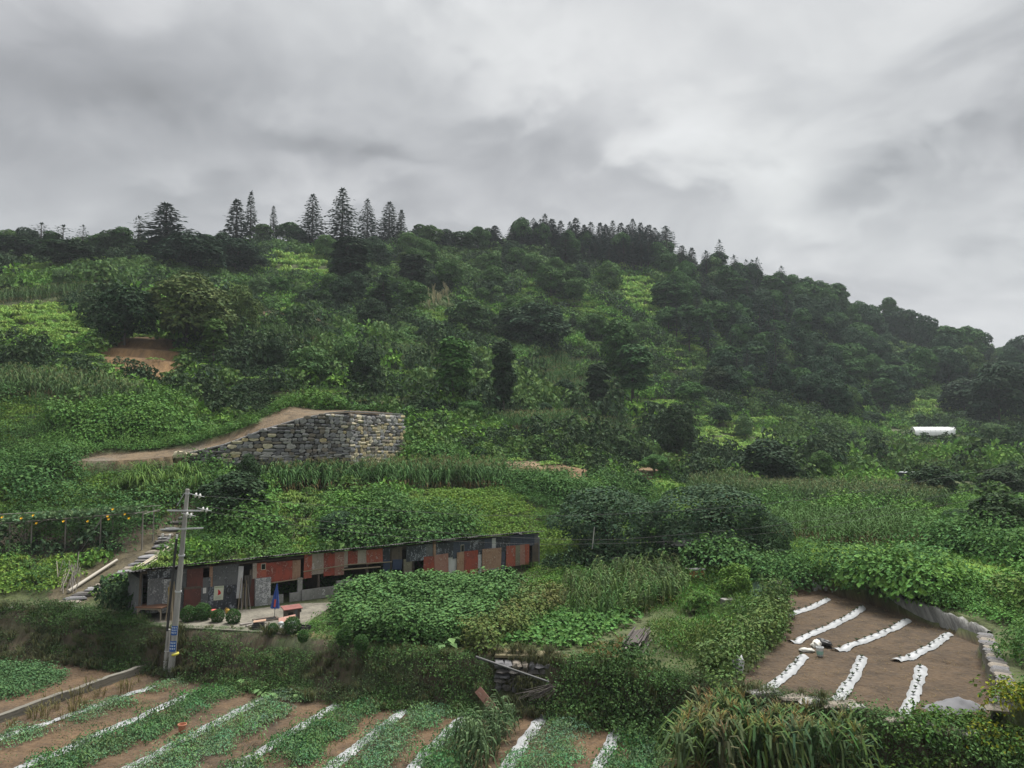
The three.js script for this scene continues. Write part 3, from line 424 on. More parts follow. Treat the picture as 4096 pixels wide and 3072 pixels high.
[[8, 238], [24, 236], [50, 240], [100, 242], [112, 238], [122, 236], [205, 238], [222, 236], [262, 228], [288, 226], [298, 232], [420, 228], [432, 230], [446, 233], [462, 236], [478, 230], [488, 232]].forEach(([x, t], i) => tree(['round', 'dark', 'tall'][i % 3], x, t + 16 + (i % 3) * 3, t - (x < 140 ? 9 : 4), 20 + (i * 7) % 11, 'ridge_tree', 'small bushy tree on the ridge line ' + (x < 130 ? 'left of the broad conical tree' : x < 300 ? 'around the slim firs' : 'between the fir clump and the pine wood'), { group: 'bushy ridge trees ' + (x < 130 ? 'at the left' : x < 300 ? 'by the slim firs' : 'before the pine wood'), tint: i % 4 ? [0.8, 0.9, 1] : [1.1, 1.1, 0.9] }));
// the pine wood on the middle ridge
{
  const r = rng(5151);
  const top = [[495, 227], [512, 229], [524, 232], [536, 230], [545, 217], [552, 224], [561, 222], [570, 225], [576, 223], [584, 226], [591, 225], [600, 228], [606, 226], [613, 224], [621, 228], [628, 226], [633, 222], [641, 228], [649, 226], [655, 231]];
  top.forEach(([x, t], i) => tree(i % 3 === 1 ? 'fir' : 'slimfir', x, 254 + (x > 590 ? 6 : 0), t - 2 - (i % 3) * 2, 14 + r() * 5, 'pine_tree', 'dark pine on the crest of the pine wood', { group: 'pines along the crest of the wood', from: 200 }));
  for (let i = 0; i < 66; i++) { const x = 520 + r() * 150, low = lerp(252, 274, sstep(520, 600, x)) + (x > 640 ? (x - 640) * 0.35 : 0), y = lerp(250, low, Math.sqrt(r())); tree(r() < 0.85 ? 'pine' : 'round', x, y, y - 27 - r() * 9, 18 + r() * 6, 'pine_tree', 'dark pine inside the dense pine wood, ' + (x < 570 ? 'at its left end' : x < 620 ? 'in its middle' : 'at its right end'), { group: 'pines inside the wood ' + (x < 570 ? 'left' : x < 620 ? 'middle' : 'right'), from: 190, tint: [0.85, 0.95, 1.1] }); }
}
tree('sparse', 667, 272, 227, 17, 'lone_pine', 'tall sparse pine standing clear at the right end of the pine wood', { from: 200 });
tree('fir', 682, 276, 245, 20, 'ridge_fir', 'ragged fir just right of the tall sparse pine', { from: 200 });
tree('slimfir', 692, 278, 247, 14, 'ridge_fir', 'thin fir in the dip right of the ragged fir', { from: 200 });
tree('sparse', 706, 282, 250, 13, 'ridge_fir', 'thin bare-topped tree above the right shoulder', { from: 200 });
tree('tall', 719, 283, 252, 21, 'ridge_tree', 'round-headed tree right of the bare-topped one', { from: 200, tint: [0.7, 0.8, 0.9] });
[[738, 262], [750, 268], [768, 275], [779, 271], [792, 274], [808, 276], [820, 280]].forEach(([x, t], i) => tree('round', x, t + 26, t, 26, 'ridge_tree', 'rounded tree crowding the right shoulder of the ridge', { group: 'rounded trees on the right shoulder', from: 200, tint: [0.75, 0.9, 0.95] }));
tree('tall', 837, 318, 283, 24, 'ridge_tree', 'prominent round-topped tree on the right slope skyline', { from: 200, tint: [0.7, 0.8, 0.85] });
[[858, 300], [872, 304], [901, 312], [915, 318], [928, 323], [975, 340], [1000, 347], [1012, 348]].forEach(([x, t]) => tree('round', x, t + 22, t, 26, 'ridge_tree', 'small round tree along the falling right skyline', { group: 'trees along the falling skyline', from: 200, tint: [0.7, 0.85, 0.9] }));
tree('tall', 889, 322, 297, 19, 'ridge_tree', 'taller round tree between the small ones on the falling skyline', { from: 200, tint: [0.65, 0.8, 0.85] });
tree('tall', 951, 345, 327, 14, 'ridge_tree', 'left one of two small trees low on the right skyline', { from: 200, tint: [0.65, 0.8, 0.85] });
tree('tall', 965, 346, 328, 13, 'ridge_tree', 'right one of two small trees low on the right skyline', { from: 200, tint: [0.65, 0.8, 0.85] });
// big hillside trees
tree('olive', 186, 350, 272, 92, 'spreading_tree', 'big spreading olive-green tree above the bare orange slope', { from: 80 });
tree('dark', 125, 345, 284, 58, 'spreading_tree', 'dark spreading tree left of the big olive-green one', { from: 80, tint: [0.9, 1, 1] });
tree('olive', 240, 340, 284, 40, 'spreading_tree', 'yellow-green tree right of the big olive-green one', { from: 80, tint: [1, 1.08, 1] });
tree('dark', 200, 345, 312, 60, 'spreading_tree', 'low dark tree under the big olive-green crown', { from: 80 });
tree('tall', 213, 366, 318, 30, 'birch_tree', 'slender pale-stemmed tree at the right of the bare orange slope', { from: 76, tint: [1.25, 1.2, 1] });
tree('dark', 190, 275, 232, 66, 'hill_tree', 'wide dark tree below the broad conical skyline tree', { from: 110, tint: [0.85, 0.95, 1.2] });
tree('dark', 235, 276, 238, 56, 'hill_tree', 'wide dark tree below the ragged fir pair', { from: 110, tint: [0.85, 0.95, 1.2] });
tree('dark', 12, 265, 236, 60, 'hill_tree', 'dark tree on the slope at the left edge of the picture', { from: 110, tint: [0.85, 0.9, 0.95] });
tree('dark', 70, 268, 240, 60, 'hill_tree', 'dark tree right of the one at the left edge', { from: 110, tint: [0.85, 0.9, 0.95] });
tree('column', 350, 292, 238, 44, 'hill_tree', 'tall dark ivy-clad tree under the skyline firs', { from: 110, tint: [1, 1.1, 1.1] });
tree('pale', 412, 268, 250, 36, 'hill_tree', 'light yellow-green crown behind the dark ivy column', { from: 110, tint: [1.1, 1.2, 0.9] });
tree('column', 412, 300, 254, 32, 'hill_tree', 'dark ivy column with a yellow-green top', { from: 110 });
tree('fir', 383, 320, 274, 34, 'hill_conifer', 'bushy conifer below the dark ivy column', { from: 90, tint: [1.5, 1.5, 1.4] });
tree('dark', 372, 335, 298, 34, 'hill_tree', 'dark bushy tree at the foot of the bushy conifer', { from: 90 });
tree('dark', 536, 352, 303, 68, 'round_tree', 'big round dark tree in the middle of the hillside', { from: 90, tint: [1, 1.05, 1.15] });
tree('dark', 512, 350, 306, 44, 'round_tree', 'dark left neighbour of the big round hillside tree', { from: 90, tint: [1.1, 1.15, 1.1] });
tree('pale', 470, 338, 300, 50, 'round_tree', 'soft grey-green tree left of the big round dark one', { from: 90, tint: [0.7, 0.8, 0.85] });
tree('tall', 452, 412, 336, 42, 'twin_tree', 'slender tree with visible trunk, left of the dark column', { from: 70, tint: [0.95, 1.05, 0.95] });
tree('column', 503, 418, 340, 27, 'twin_tree', 'dark narrow column-like tree in mid-slope', { from: 70, tint: [0.95, 0.95, 0.9] });
tree('column', 598, 416, 363, 27, 'mid_tree', 'dark bushy column above the maize strip', { from: 70 });
tree('tall', 633, 410, 344, 44, 'mid_tree', 'tall dark tree right of the bushy column', { from: 70, tint: [0.7, 0.8, 0.9] });
tree('tall', 618, 400, 318, 36, 'mid_tree', 'tall grey-green tree rising behind the bushy column', { from: 100, tint: [0.75, 0.85, 0.9] });
tree('fir', 566, 272, 232, 30, 'hill_conifer', 'dark conifer at the left foot of the pine wood', { from: 150, tint: [1.3, 1.3, 1.2] });
tree('dark', 366, 392, 346, 30, 'mid_tree', 'dark ragged bush-tree below the flowering maize', { from: 70 });
tree('pale', 345, 378, 335, 30, 'mid_tree', 'bright green feathery tree beside the ragged dark one', { from: 75, tint: [1, 1.25, 1] });
tree('dark', 275, 375, 337, 24, 'mid_tree', 'dark small tree above the far end of the dirt road', { from: 75 });
tree('pale', 310, 382, 345, 44, 'mid_tree', 'rounded bright bush-tree above the young maize row', { from: 75, tint: [0.95, 1.15, 0.9] });
tree('dark', 677, 462, 402, 36, 'leaning_tree', 'dark leaning tree at the right end of the maize strip', { from: 70, tint: [1.05, 1, 1] });
tree('dark', 768, 490, 438, 60, 'valley_tree', 'large dark round tree above the valley maize', { from: 70, tint: [0.95, 0.95, 1] });
tree('dark', 815, 470, 434, 28, 'valley_tree', 'dark shaggy tree right of the large round one', { from: 70 });
tree('round', 822, 482, 450, 24, 'valley_tree', 'lighter small tree in front of the shaggy dark one', { from: 70 });
tree('dark', 716, 395, 366, 30, 'valley_tree', 'round brownish-dark tree on the right slope', { from: 100, tint: [1.1, 0.95, 0.9] });
tree('feather', 606, 562, 485, 104, 'feathery_tree', 'wide feathery tree behind the thin grey post', { d: 61, tint: [1, 1, 1] });
tree('feather', 712, 574, 483, 120, 'feathery_tree', 'wide feathery tree over the hidden lean-to', { d: 58, tint: [1, 1, 1] });
tree('feather', 768, 585, 512, 50, 'feathery_tree', 'smaller feathery tree behind the brown field', { d: 56, tint: [1.15, 1.15, 1] });
tree('dark', 236, 520, 470, 62, 'bushy_tree', 'dark bushy tree behind the top of the utility pole', { d: 60, tint: [1, 1, 1] });
tree('dark', 248, 490, 453, 26, 'bushy_tree', 'dark tree top rising in front of the stone wall', { d: 64, tint: [1.1, 1.1, 1] });
tree('feather', 340, 535, 510, 44, 'bushy_tree', 'blue-green bush behind the middle of the shed roof', { d: 59, tint: [0.9, 1, 1] });
tree('dark', 935, 502, 465, 50, 'valley_tree', 'dark thorny tree at the right end of the valley maize', { from: 60, tint: [0.95, 0.95, 0.9] });
tree('dark', 1000, 500, 468, 50, 'valley_tree', 'dark tree near the right edge above the thorny one', { from: 60, tint: [1, 0.95, 0.95] });
tree('dark', 1000, 552, 492, 62, 'valley_tree', 'brownish dark thicket tree at the right edge', { from: 45, tint: [1.2, 1.05, 1] });
tree('feather', 960, 540, 508, 40, 'valley_tree', 'soft green bush-tree beside the bright maize', { from: 50, tint: [1, 1.1, 0.9] });
tree('dark', 1000, 432, 362, 60, 'valley_tree', 'tall dark tree on the right edge above the tunnel', { from: 120, tint: [0.9, 0.95, 1.1] });
tree('dark', 965, 415, 378, 50, 'valley_tree', 'dark tree left of the tall one on the right edge', { from: 120, tint: [0.9, 0.95, 1.1] });
// woodland on the right slope
{
  const where = (x, y) => (y < 325 ? ' high' : y < 375 ? ' half way up' : ' low') + ' in the right slope wood, ' + (x < 760 ? 'below the pine wood' : x < 860 ? 'at its middle' : 'above the white tunnel');
  const r = rng(888), zone = [[672, 292], [700, 285], [760, 290], [830, 318], [900, 338], [960, 360], [1030, 372], [1030, 398], [960, 392], [905, 405], [885, 425], [800, 424], [740, 405], [700, 380], [672, 345], [660, 315]];
  let n = 0; while (n < 190) { const x = 655 + r() * 375, y = 282 + r() * 150; if (!inPoly(x, y, zone)) continue; const k = r(), kind = x < 800 && k < 0.5 ? 'pine' : k < 0.66 ? 'dark' : k < 0.82 ? 'round' : k < 0.93 ? 'tall' : 'pale'; const big = kind === 'pine' ? 42 : 36; const cool = { pine: [1, 1.05, 1.15], dark: [0.95, 1.05, 1.15], round: [0.72, 0.9, 0.92], tall: [0.65, 0.85, 0.9], pale: [0.85, 1, 0.85] }[kind];
    if (Math.abs(x - 933) < 30 && y > 415) continue; tree(kind, x, y, y - big * (0.75 + r() * 0.5), (kind === 'pine' ? 20 : 29) * (0.75 + r() * 0.5), 'woodland_tree', { pine: 'dark conifer', dark: 'dark broadleaf tree', round: 'green rounded tree', tall: 'tall greyish tree', pale: 'light green tree' }[kind] + where(x, y), { group: { pine: 'conifers', dark: 'dark broadleaf trees', round: 'green trees', tall: 'tall trees', pale: 'light trees' }[kind] + where(x, y), from: 120, tint: cool }); n++; }
  // scattered trees of the middle slope
  const z2 = [[300, 262], [480, 255], [560, 275], [640, 300], [660, 380], [600, 350], [480, 330], [300, 320]]; n = 0;
  while (n < 46) { const x = 290 + r() * 380, y = 255 + r() * 130; if (!inPoly(x, y, z2)) continue; const k = r(), kind = k < 0.35 ? 'round' : k < 0.6 ? 'dark' : k < 0.8 ? 'pale' : k < 0.9 ? 'tall' : 'fir', s = 0.7 + r() * 0.6; tree(kind, x, y, y - 27 * s, (kind === 'fir' ? 17 : 24) * s, 'slope_tree', { round: 'green rounded tree scattered on the middle slope', dark: 'dark bushy tree scattered on the middle slope', pale: 'pale green tree scattered on the middle slope', tall: 'upright tree scattered on the middle slope', fir: 'small conifer scattered on the middle slope' }[kind], { group: kind + ' trees of the middle slope', from: 100, tint: { round: [0.9, 1, 0.95], dark: [1, 1.1, 1.1], pale: [0.9, 1.15, 0.85], tall: [0.8, 0.9, 0.9], fir: [1.4, 1.4, 1.3] }[kind] }); n++; }
  // small trees along the mid terraces and the valley
  const low = [[430, 415], [470, 422], [545, 420], [572, 412], [650, 420], [690, 405], [720, 425], [745, 440], [870, 432], [905, 455], [975, 455], [990, 440], [420, 440], [440, 462], [478, 470], [620, 455], [640, 500], [655, 475], [20, 285], [60, 290], [100, 280], [280, 300], [310, 308], [260, 300], [335, 300], [295, 330], [425, 345], [480, 365], [565, 400]];
  low.forEach(([x, y], i) => tree(['dark', 'round', 'dark', 'pale'][i % 4], x, y, y - 17 - (i * 5) % 9, 18 + (i * 7) % 12, 'terrace_bush', ['dark bush-tree on the edge of a terrace', 'green bush-tree on the edge of a terrace', 'dark bush-tree on the edge of a terrace', 'light bush-tree on the edge of a terrace'][i % 4], { cat: 'bush', group: ['dark', 'green', 'dark', 'light'][i % 4] + ' bushes on terrace edges', from: 64, tint: [0.95, 1.05, 1] }));
}
console.log('trees done', scene.children.length);
// ---------------------------------------------------------------- the front field: white film strips and vine rows
const L0 = (px, py) => onLevel(px, py, 0), LT = (px, py) => onLevel(px, py, TER);
const poly = (list, h) => list.map(([a, b]) => onLevel(a, b, h)).map((p) => [p.x, p.z]);
const filmMat = std([0.28, 0.288, 0.295], 0.45, { side: THREE.DoubleSide });
function filmGeo(a, b, width, seed, bow = 0, lift = 0.05) { // a crumpled sheet pegged along a row
  const r = rng(seed), n = Math.max(14, Math.round(a.distanceTo(b) / 0.14)), m = 6, d = V().subVectors(b, a), L = d.length(); d.normalize(); const s = V(-d.z, 0, d.x), pos = [], idx = [];
  for (let i = 0; i <= n; i++) { const t = i / n, c = a.clone().addScaledVector(d, L * t).addScaledVector(s, Math.sin(t * Math.PI) * bow + (fbm(t * 14, seed, 2, 4) - 0.5) * 0.12), w = width * (0.82 + fbm(t * 22, seed + 3, 3, 6) * 0.36); for (let j = 0; j <= m; j++) { const k = j / m - 0.5, p = c.clone().addScaledVector(s, k * w); p.y = terrainH(p.x, p.z) + lift * (1 - 4 * k * k) + 0.035 + (r() - 0.5) * 0.03; pos.push(p.x, p.y, p.z); } }
  for (let i = 0; i < n; i++) for (let j = 0; j < m; j++) { const q = i * (m + 1) + j; idx.push(q, q + 1, q + m + 1, q + 1, q + m + 2, q + m + 1); }
  const g = new THREE.BufferGeometry(); g.setAttribute('position', new THREE.Float32BufferAttribute(pos, 3)); g.setIndex(idx); g.computeVertexNormals(); return g;
}
const melonG = [mound(61, C.melon, 120, 0.13, { tall: 0.22, rough: 0.6, aspect: 0.8 }), mound(62, [0.075, 0.15, 0.06], 110, 0.15, { tall: 0.25, rough: 0.6, aspect: 0.8 })];
const rows = [[[-20, 746], [154, 687]], [[12, 773], [192, 695]], [[118, 774], [276, 693]], [[228, 773], [338, 705]], [[325, 773], [404, 711]], [[408, 773], [468, 713]], [[503, 773], [542, 718]], [[595, 775], [618, 731]]];
const ord = ['leftmost', 'second from left', 'third from left', 'fourth from left', 'fifth from left', 'sixth from left', 'seventh from left', 'rightmost'];
rows.forEach(([p, q], i) => {
  const a = L0(...p), b = L0(...q); single('mulch_film', filmGeo(a, b, i === 0 ? 0.35 : 0.5, 60 + i, 0, 0.05), filmMat, `${ord[i]} white film strip of the front field with vines over it`, 'mulch film', 'film strips of the front field');
  const d = V().subVectors(b, a).normalize(), s = V(-d.z, 0, d.x), len = a.distanceTo(b), r = rng(900 + i), list = [];
  const n = Math.round(len * (i === 0 ? 14 : 27));
  for (let k = 0; k < n; k++) { const t = r() * (len + 0.8), q2 = 0.06 + Math.pow(r(), 0.8) * (i === 0 ? 1.2 : 2.0) * (0.75 + 0.5 * fbm(t * 0.6, i * 9, 3, 12)), x = a.x + d.x * t + s.x * q2, z = a.z + d.z * t + s.z * q2; if (-z > bankFoot(x) - 0.1) continue; if (fbm(x * 0.8, z * 0.8, 2, 44) < 0.3) continue; list.push({ p: ground(x, z), s: 0.3 + r() * 0.3, sy: 0.9 + r() * 0.9, ry: r() * 6.283, tint: [1.0 + r() * 0.5, 1.0 + r() * 0.45, 1.0 + r() * 0.5] }); }
  stuff('vine_row', melonG[i % 2], list, `leafy vine row beside the ${ord[i]} film strip of the front field`);
});
// volunteer maize seedlings among the vines
{
  const r = rng(314), g = corn(71, { leaves: 6, tassel: false, col: [0.1, 0.18, 0.05] });
  [[262, 745], [300, 738], [352, 722], [330, 735], [212, 742], [240, 732], [395, 730], [420, 722], [295, 756], [452, 724], [330, 757], [232, 762]].forEach(([x, y]) => { const t = thing('maize_seedling', 'bright young maize seedling standing among the front vine rows', 'seedling', L0(x, y), r() * 6, 'maize seedlings among the vines'); t.scale.setScalar(0.36 + r() * 0.14); part(t, 'shoot', g, leafMat); });
}
// left plot by the channel
stuff('potato_vines', melonG[1], fill(poly([[-40, 664], [45, 668], [62, 676], [50, 690], [0, 700], [-40, 706]], 0), 9, 71, (x, z, r) => ({ s: 0.4 + r() * 0.35, sy: 1.1, tint: 0.8 + r() * 0.4 })), 'dense potato vines in the small plot at the left edge');
stuff('bare_stalks', tuft(72, [0.13, 0.12, 0.05], 14, 0.7, { w: 0.03 }), fill(poly([[40, 700], [150, 676], [140, 690], [60, 722], [0, 740]], 0), 3, 72, (x, z, r) => ({ s: 0.6 + r() * 0.5 })), 'thin weeds and stalks along the concrete channel');
stuff('row_weeds', mound(73, [0.07, 0.11, 0.04], 60, 0.13, { tall: 0.5 }), fill(poly([[20, 738], [100, 708], [190, 690], [250, 690], [150, 716], [60, 748], [0, 768]], 0), 2.2, 73, (x, z, r) => ({ s: 0.25 + r() * 0.3, tint: 0.8 + r() * 0.5 })), 'straggling weeds between the leftmost film strips');
stuff('dry_litter', tuft(74, [0.2, 0.15, 0.08], 10, 0.2, { w: 0.02 }), fill(poly([[-20, 768], [60, 740], [250, 694], [400, 708], [540, 720], [640, 735], [660, 775], [-20, 775]], 0), 2.0, 74, (x, z, r) => ({ s: 0.4 + r() * 0.5, sy: 0.5 })), 'dry straw lying on the soil of the front field');

// ---------------------------------------------------------------- the grown-over bank below the yard
const bankG = [mound(81, [0.055, 0.105, 0.032], 120, 0.15, { tall: 0.5 }), mound(82, [0.045, 0.075, 0.03], 110, 0.13, { tall: 0.5 }), tuft(83, [0.1, 0.11, 0.05], 40, 0.8, { w: 0.035 })];
{
  const r = rng(4242), L = [[], [], []];
  for (let x = -34; x < 20; x += 0.16) for (let k = 0; k < 10; k++) {
    const X = x + r() * 0.16, f = bankFoot(X), t = Math.max(bankTop(X), f + 0.5), q = r(), d = lerp(f - 0.35, t + 0.25, q), Z = -d, [px] = toPx(V(X, 1, Z)), n = fbm(X * 0.35, q * 2.2, 3, 8) + (r() - 0.5) * 0.15;
    const bare = px < 190 ? 0.5 : px < 330 ? (q < 0.55 ? 0.46 : 0.34) : px < 470 ? 0.36 : px < 560 ? (q > 0.3 && px > 492 ? 0.95 : 0.5) : 0.3; if (n < bare * 0.95) { if (r() < 0.45) L[2].push({ p: ground(X, Z), s: 0.4 + r() * 0.4, ry: r() * 6.3, tint: 0.6 + r() * 0.4 }); continue; }
    const k2 = r() < 0.2 ? 2 : n > 0.52 ? 0 : 1; L[k2].push({ p: ground(X, Z), s: (0.3 + r() * 0.38) * (px > 560 ? 1.35 : 1) * (px > 140 && q > (px < 330 ? 0.6 : 0.78) ? 0.5 : 1), ry: r() * 6.3, sy: (0.8 + r() * 0.5) * (px > 140 && px < 330 && q > 0.6 ? 0.6 : 1), tint: (px < 200 ? 0.85 : 1.25) * (0.7 + r() * 0.6) });
  }
  ['bank_creeper', 'bank_bramble', 'bank_grass'].forEach((n, i) => stuff(n, bankG[i], L[i], ['leafy creepers over the earth bank below the yard', 'dull brambles over the earth bank below the yard', 'grass hanging on the earth bank below the yard'][i]));
  const lip = []; for (let x = -34; x < 12; x += 0.22) { const X = x + r() * 0.2, Z = -(bankTop(X) + 0.05 + r() * 0.35), [px] = toPx(V(X, 2, Z)); if ((px > 150 && px < 320 && r() < 0.75) || (px > 470 && px < 560)) continue; lip.push({ p: ground(X, Z), s: 0.16 + r() * 0.16, ry: r() * 6.3, tint: px > 330 ? [1.5, 1.25, 0.8] : 1 }); } stuff('verge_grass', bankG[2], lip, 'short dry grass along the lip of the earth bank');
  const big = fill(poly([[560, 690], [610, 684], [680, 694], [690, 730], [640, 722], [585, 712]], 1), 2.4, 85, (x, z, q) => ({ s: 0.7 + q() * 0.5, sy: 1.3, tint: 0.75 + q() * 0.4 })); stuff('bank_shrubs', bankG[0], big, 'tall dark shrubs at the foot of the bank left of the front maize');
  const ed = fill(poly([[40, 606], [62, 604], [120, 616], [150, 622], [146, 630], [90, 622], [40, 614]], TER), 5, 86, (x, z, q) => ({ s: 0.28 + q() * 0.3, sy: 1.4, tint: 0.8 + q() * 0.4 })); stuff('path_weeds', bankG[0], ed, 'leafy weeds lining the path at the top of the left bank');
}

// ---------------------------------------------------------------- the garden on the terrace
function hedgeGeo(seed, col, n, size, h) { const L = new Leaves(seed), B = []; for (let i = 0; i < 7; i++) { const a = i * 2.4; B.push({ c: [Math.cos(a) * 0.3, h * (0.15 + 0.7 * i / 6), Math.sin(a) * 0.3], r: [0.5 + L.r() * 0.15, h * 0.2, 0.5 + L.r() * 0.15] }); } for (const b of B) L.lobe(b.c, b.r, Math.round(n / 7), size, col, { lo: -0.7, others: B, thick: 0.5, aspect: 0.85, rough: 0.6 }); return L.geo(); }
const beanG = hedgeGeo(91, C.bean, 480, 0.16, 1.75), beanY = hedgeGeo(92, [0.095, 0.135, 0.05], 320, 0.17, 1.6), squashG = mound(93, [0.075, 0.165, 0.04], 90, 0.27, { tall: 0.32, aspect: 0.95, rough: 0.45 }), fernG = mound(94, [0.075, 0.15, 0.05], 360, 0.16, { tall: 0.65, aspect: 0.3, rough: 1 }), weedG = mound(95, [0.075, 0.155, 0.035], 140, 0.16, { tall: 0.45 });
stuff('bean_thicket', beanG, fill(poly([[336, 620], [348, 638], [372, 646], [440, 646], [478, 641], [512, 620], [520, 600], [490, 592], [440, 596], [380, 600], [346, 606]], TER), 2.3, 91, (x, z, r) => { const n = fbm(x * 0.35, z * 0.35, 2, 9); if (n < 0.3) return null; return { s: 0.85 + r() * 0.3, sy: (0.5 + n * 0.6), tint: 0.75 + r() * 0.45 }; }), 'tall mass of climbing beans and squash in front of the shed');
stuff('bean_thicket', beanG, fill(poly([[345, 603], [395, 590], [430, 585], [436, 592], [395, 598], [355, 608]], TER), 2.4, 96, (x, z, r) => ({ s: 0.7 + r() * 0.25, sy: 0.7, tint: [0.95, 0.9, 1] })), 'flowering tall plants along the shed front');
stuff('bean_mound', beanG, fill(poly([[425, 600], [470, 600], [470, 590], [428, 590]], TER), 2.6, 97, (x, z, r) => ({ s: 0.8, sy: 0.85, tint: 1.05 + r() * 0.2 })), 'rounded bean mound rising before the red shed panels');
stuff('yellowing_beans', beanY, fill(poly([[470, 640], [482, 654], [505, 650], [545, 622], [560, 606], [540, 600], [510, 616]], TER), 2.6, 92, (x, z, r) => ({ s: 0.75 + r() * 0.25, sy: 0.9, tint: [0.95 + r() * 0.4, 0.9 + r() * 0.3, 0.9] })), 'yellowing bean trellis right of the big bean thicket');
stuff('squash_patch', squashG, fill(poly([[505, 648], [572, 649], [590, 642], [618, 626], [636, 612], [560, 610], [530, 628]], TER), 3.2, 93, (x, z, r) => ({ s: 0.55 + r() * 0.4, tint: 0.75 + r() * 0.5 })), 'broad-leaved squash patch in the middle of the garden');
stuff('garden_weeds', weedG, fill(poly([[520, 606], [525, 575], [540, 568], [600, 562], [700, 566], [745, 585], [700, 612], [640, 618], [560, 612]], TER), 2.2, 94, (x, z, r) => ({ s: 0.25 + 0.5 * sstep(0.4, 0.7, fbm(x * 0.45, z * 0.45, 2, 68)) + r() * 0.2, tint: [0.9 + r() * 0.3, 0.85 + r() * 0.35, 0.8] })), 'bright low weeds across the back of the garden');
stuff('garden_maize', corn(96, { col: [0.08, 0.115, 0.06], leaves: 12, tassel: false }), fill(poly([[562, 612], [568, 588], [600, 578], [680, 574], [690, 598], [660, 614], [610, 622], [575, 622]], TER), 3.4, 95, (x, z, r) => ({ s: 0.6 + r() * 0.3, tint: [0.85 + r() * 0.4, 0.95 + r() * 0.5, 0.75], tx: (r() - 0.5) * 0.25, tz: (r() - 0.5) * 0.25 })), 'tangled pale maize in the middle of the garden');
stuff('fern_weeds', fernG, fill(poly([[648, 646], [652, 622], [700, 605], [745, 600], [752, 612], [735, 640], [708, 678], [680, 674], [655, 662], [646, 656]], TER), 2.0, 98, (x, z, r) => ({ s: 0.3 + 0.7 * sstep(0.4, 0.7, fbm(x * 0.5, z * 0.5, 2, 66)) + r() * 0.25, sy: 1.0 + r() * 0.7, tint: [1 + r() * 0.6, 0.95 + r() * 0.5, 0.9] })), 'feathery green weeds left of the right bean trellis');
stuff('right_bean_trellis', beanY, fill(poly([[714, 690], [702, 682], [728, 650], [770, 612], [786, 612], [778, 632], [752, 662], [728, 690]], TER), 2.6, 99, (x, z, r) => ({ s: 0.75 + r() * 0.25, sy: 0.95, tint: [0.85 + r() * 0.25, 0.95 + r() * 0.25, 0.85] })), 'bean trellis hedge along the left side of the brown field');
stuff('leek_row', tuft(100, [0.075, 0.125, 0.085], 26, 0.8, { w: 0.05 }), fill(poly([[738, 606], [745, 598], [762, 588], [768, 592], [752, 604], [744, 610]], TER), 7, 100, (x, z, r) => ({ s: 0.7 + r() * 0.3 })), 'blue-green leek row at the corner of the brown field');
stuff('dry_grass', tuft(101, [0.2, 0.16, 0.06], 30, 0.3, { w: 0.02 }), fill(dryGrass, 14, 101, (x, z, r) => ({ s: 0.5 + r() * 0.5, tint: 0.8 + r() * 0.4 })), 'short yellow dry grass beside the stick pile');
stuff('yard_weeds', weedG, fill(poly([[300, 634], [310, 624], [332, 612], [345, 612], [345, 640], [330, 645], [312, 640]], TER), 5, 102, (x, z, r) => ({ s: 0.25 + r() * 0.3, tint: 1 + r() * 0.3 })), 'low weeds at the edge of the yard beside the bean thicket');
stuff('tunnel_seedlings', tuft(103, [0.12, 0.2, 0.05], 40, 0.45, { w: 0.04 }), fill(poly([[763, 610], [775, 600], [785, 600], [784, 607], [772, 612]], TER), 10, 103, (x, z, r) => ({ s: 0.7 + r() * 0.3 })), 'bright seedlings under thin white hoops');
stuff('field_weeds', weedG, fill(poly([[755, 600], [775, 592], [800, 590], [790, 597], [772, 604], [758, 612]], TER), 2, 104, (x, z, r) => ({ s: 0.2 + r() * 0.25 })), 'sparse weeds in the top corner of the brown field');
stuff('soil_straw', tuft(105, [0.2, 0.16, 0.09], 8, 0.2, { w: 0.018 }), fill(brownPoly, 3, 105, (x, z, r) => ({ s: 0.3 + r() * 0.5, sy: 0.5 })), 'scattered dry straw on the brown field');
{ // shrubs that stand alone in the garden
  tree('pale', 735, 600, 562, 34, 'garden_shrub', 'bright lime-green feathery shrub at the back of the garden', { d: 45, cat: 'shrub', tint: [1.1, 1.35, 0.7] });
  tree('pale', 700, 612, 590, 34, 'garden_shrub', 'yellow-green bushy shrub beside the garden maize', { d: 43.5, cat: 'shrub', tint: [0.9, 1.2, 0.7] });
  const big = thing('taro_plant', 'large-leaved pale green taro plant at the foot of the beans', 'plant', LT(448, 650)); const T = new Leaves(777);
  for (let i = 0; i < 9; i++) { const a = i * 0.7 + T.r(), l = 0.25 + T.r() * 0.3, y = 0.25 + T.r() * 0.45; T.tube([[0, 0, 0], [Math.cos(a) * l * 0.6, y, Math.sin(a) * l * 0.6]], [0.015, 0.01], 4, [0.1, 0.16, 0.06]); T.leaf(Math.cos(a) * l * 0.5, y, Math.sin(a) * l * 0.5, [Math.cos(a) * 0.93, -0.35, Math.sin(a) * 0.93], [Math.cos(a) * 0.35, 0.93, Math.sin(a) * 0.35], 0.5, 0.42, T.tint([0.13, 0.23, 0.09], 0.12)); } part(big, 'leaves', T.geo(), leafMat);
  [[240, 688], [228, 684], [262, 697], [272, 700], [300, 700]].forEach(([x, y], i) => { const o = big.clone(); o.name = numbered('squash_plant'); o.position.copy(L0(x, y)); o.rotation.y = i; o.scale.setScalar(0.8 - 0.05 * i); tag(o, 'large-leaved squash plant at the foot of the bank beside the vine rows', 'plant', 'squash plants below the bank'); scene.add(o); });
}
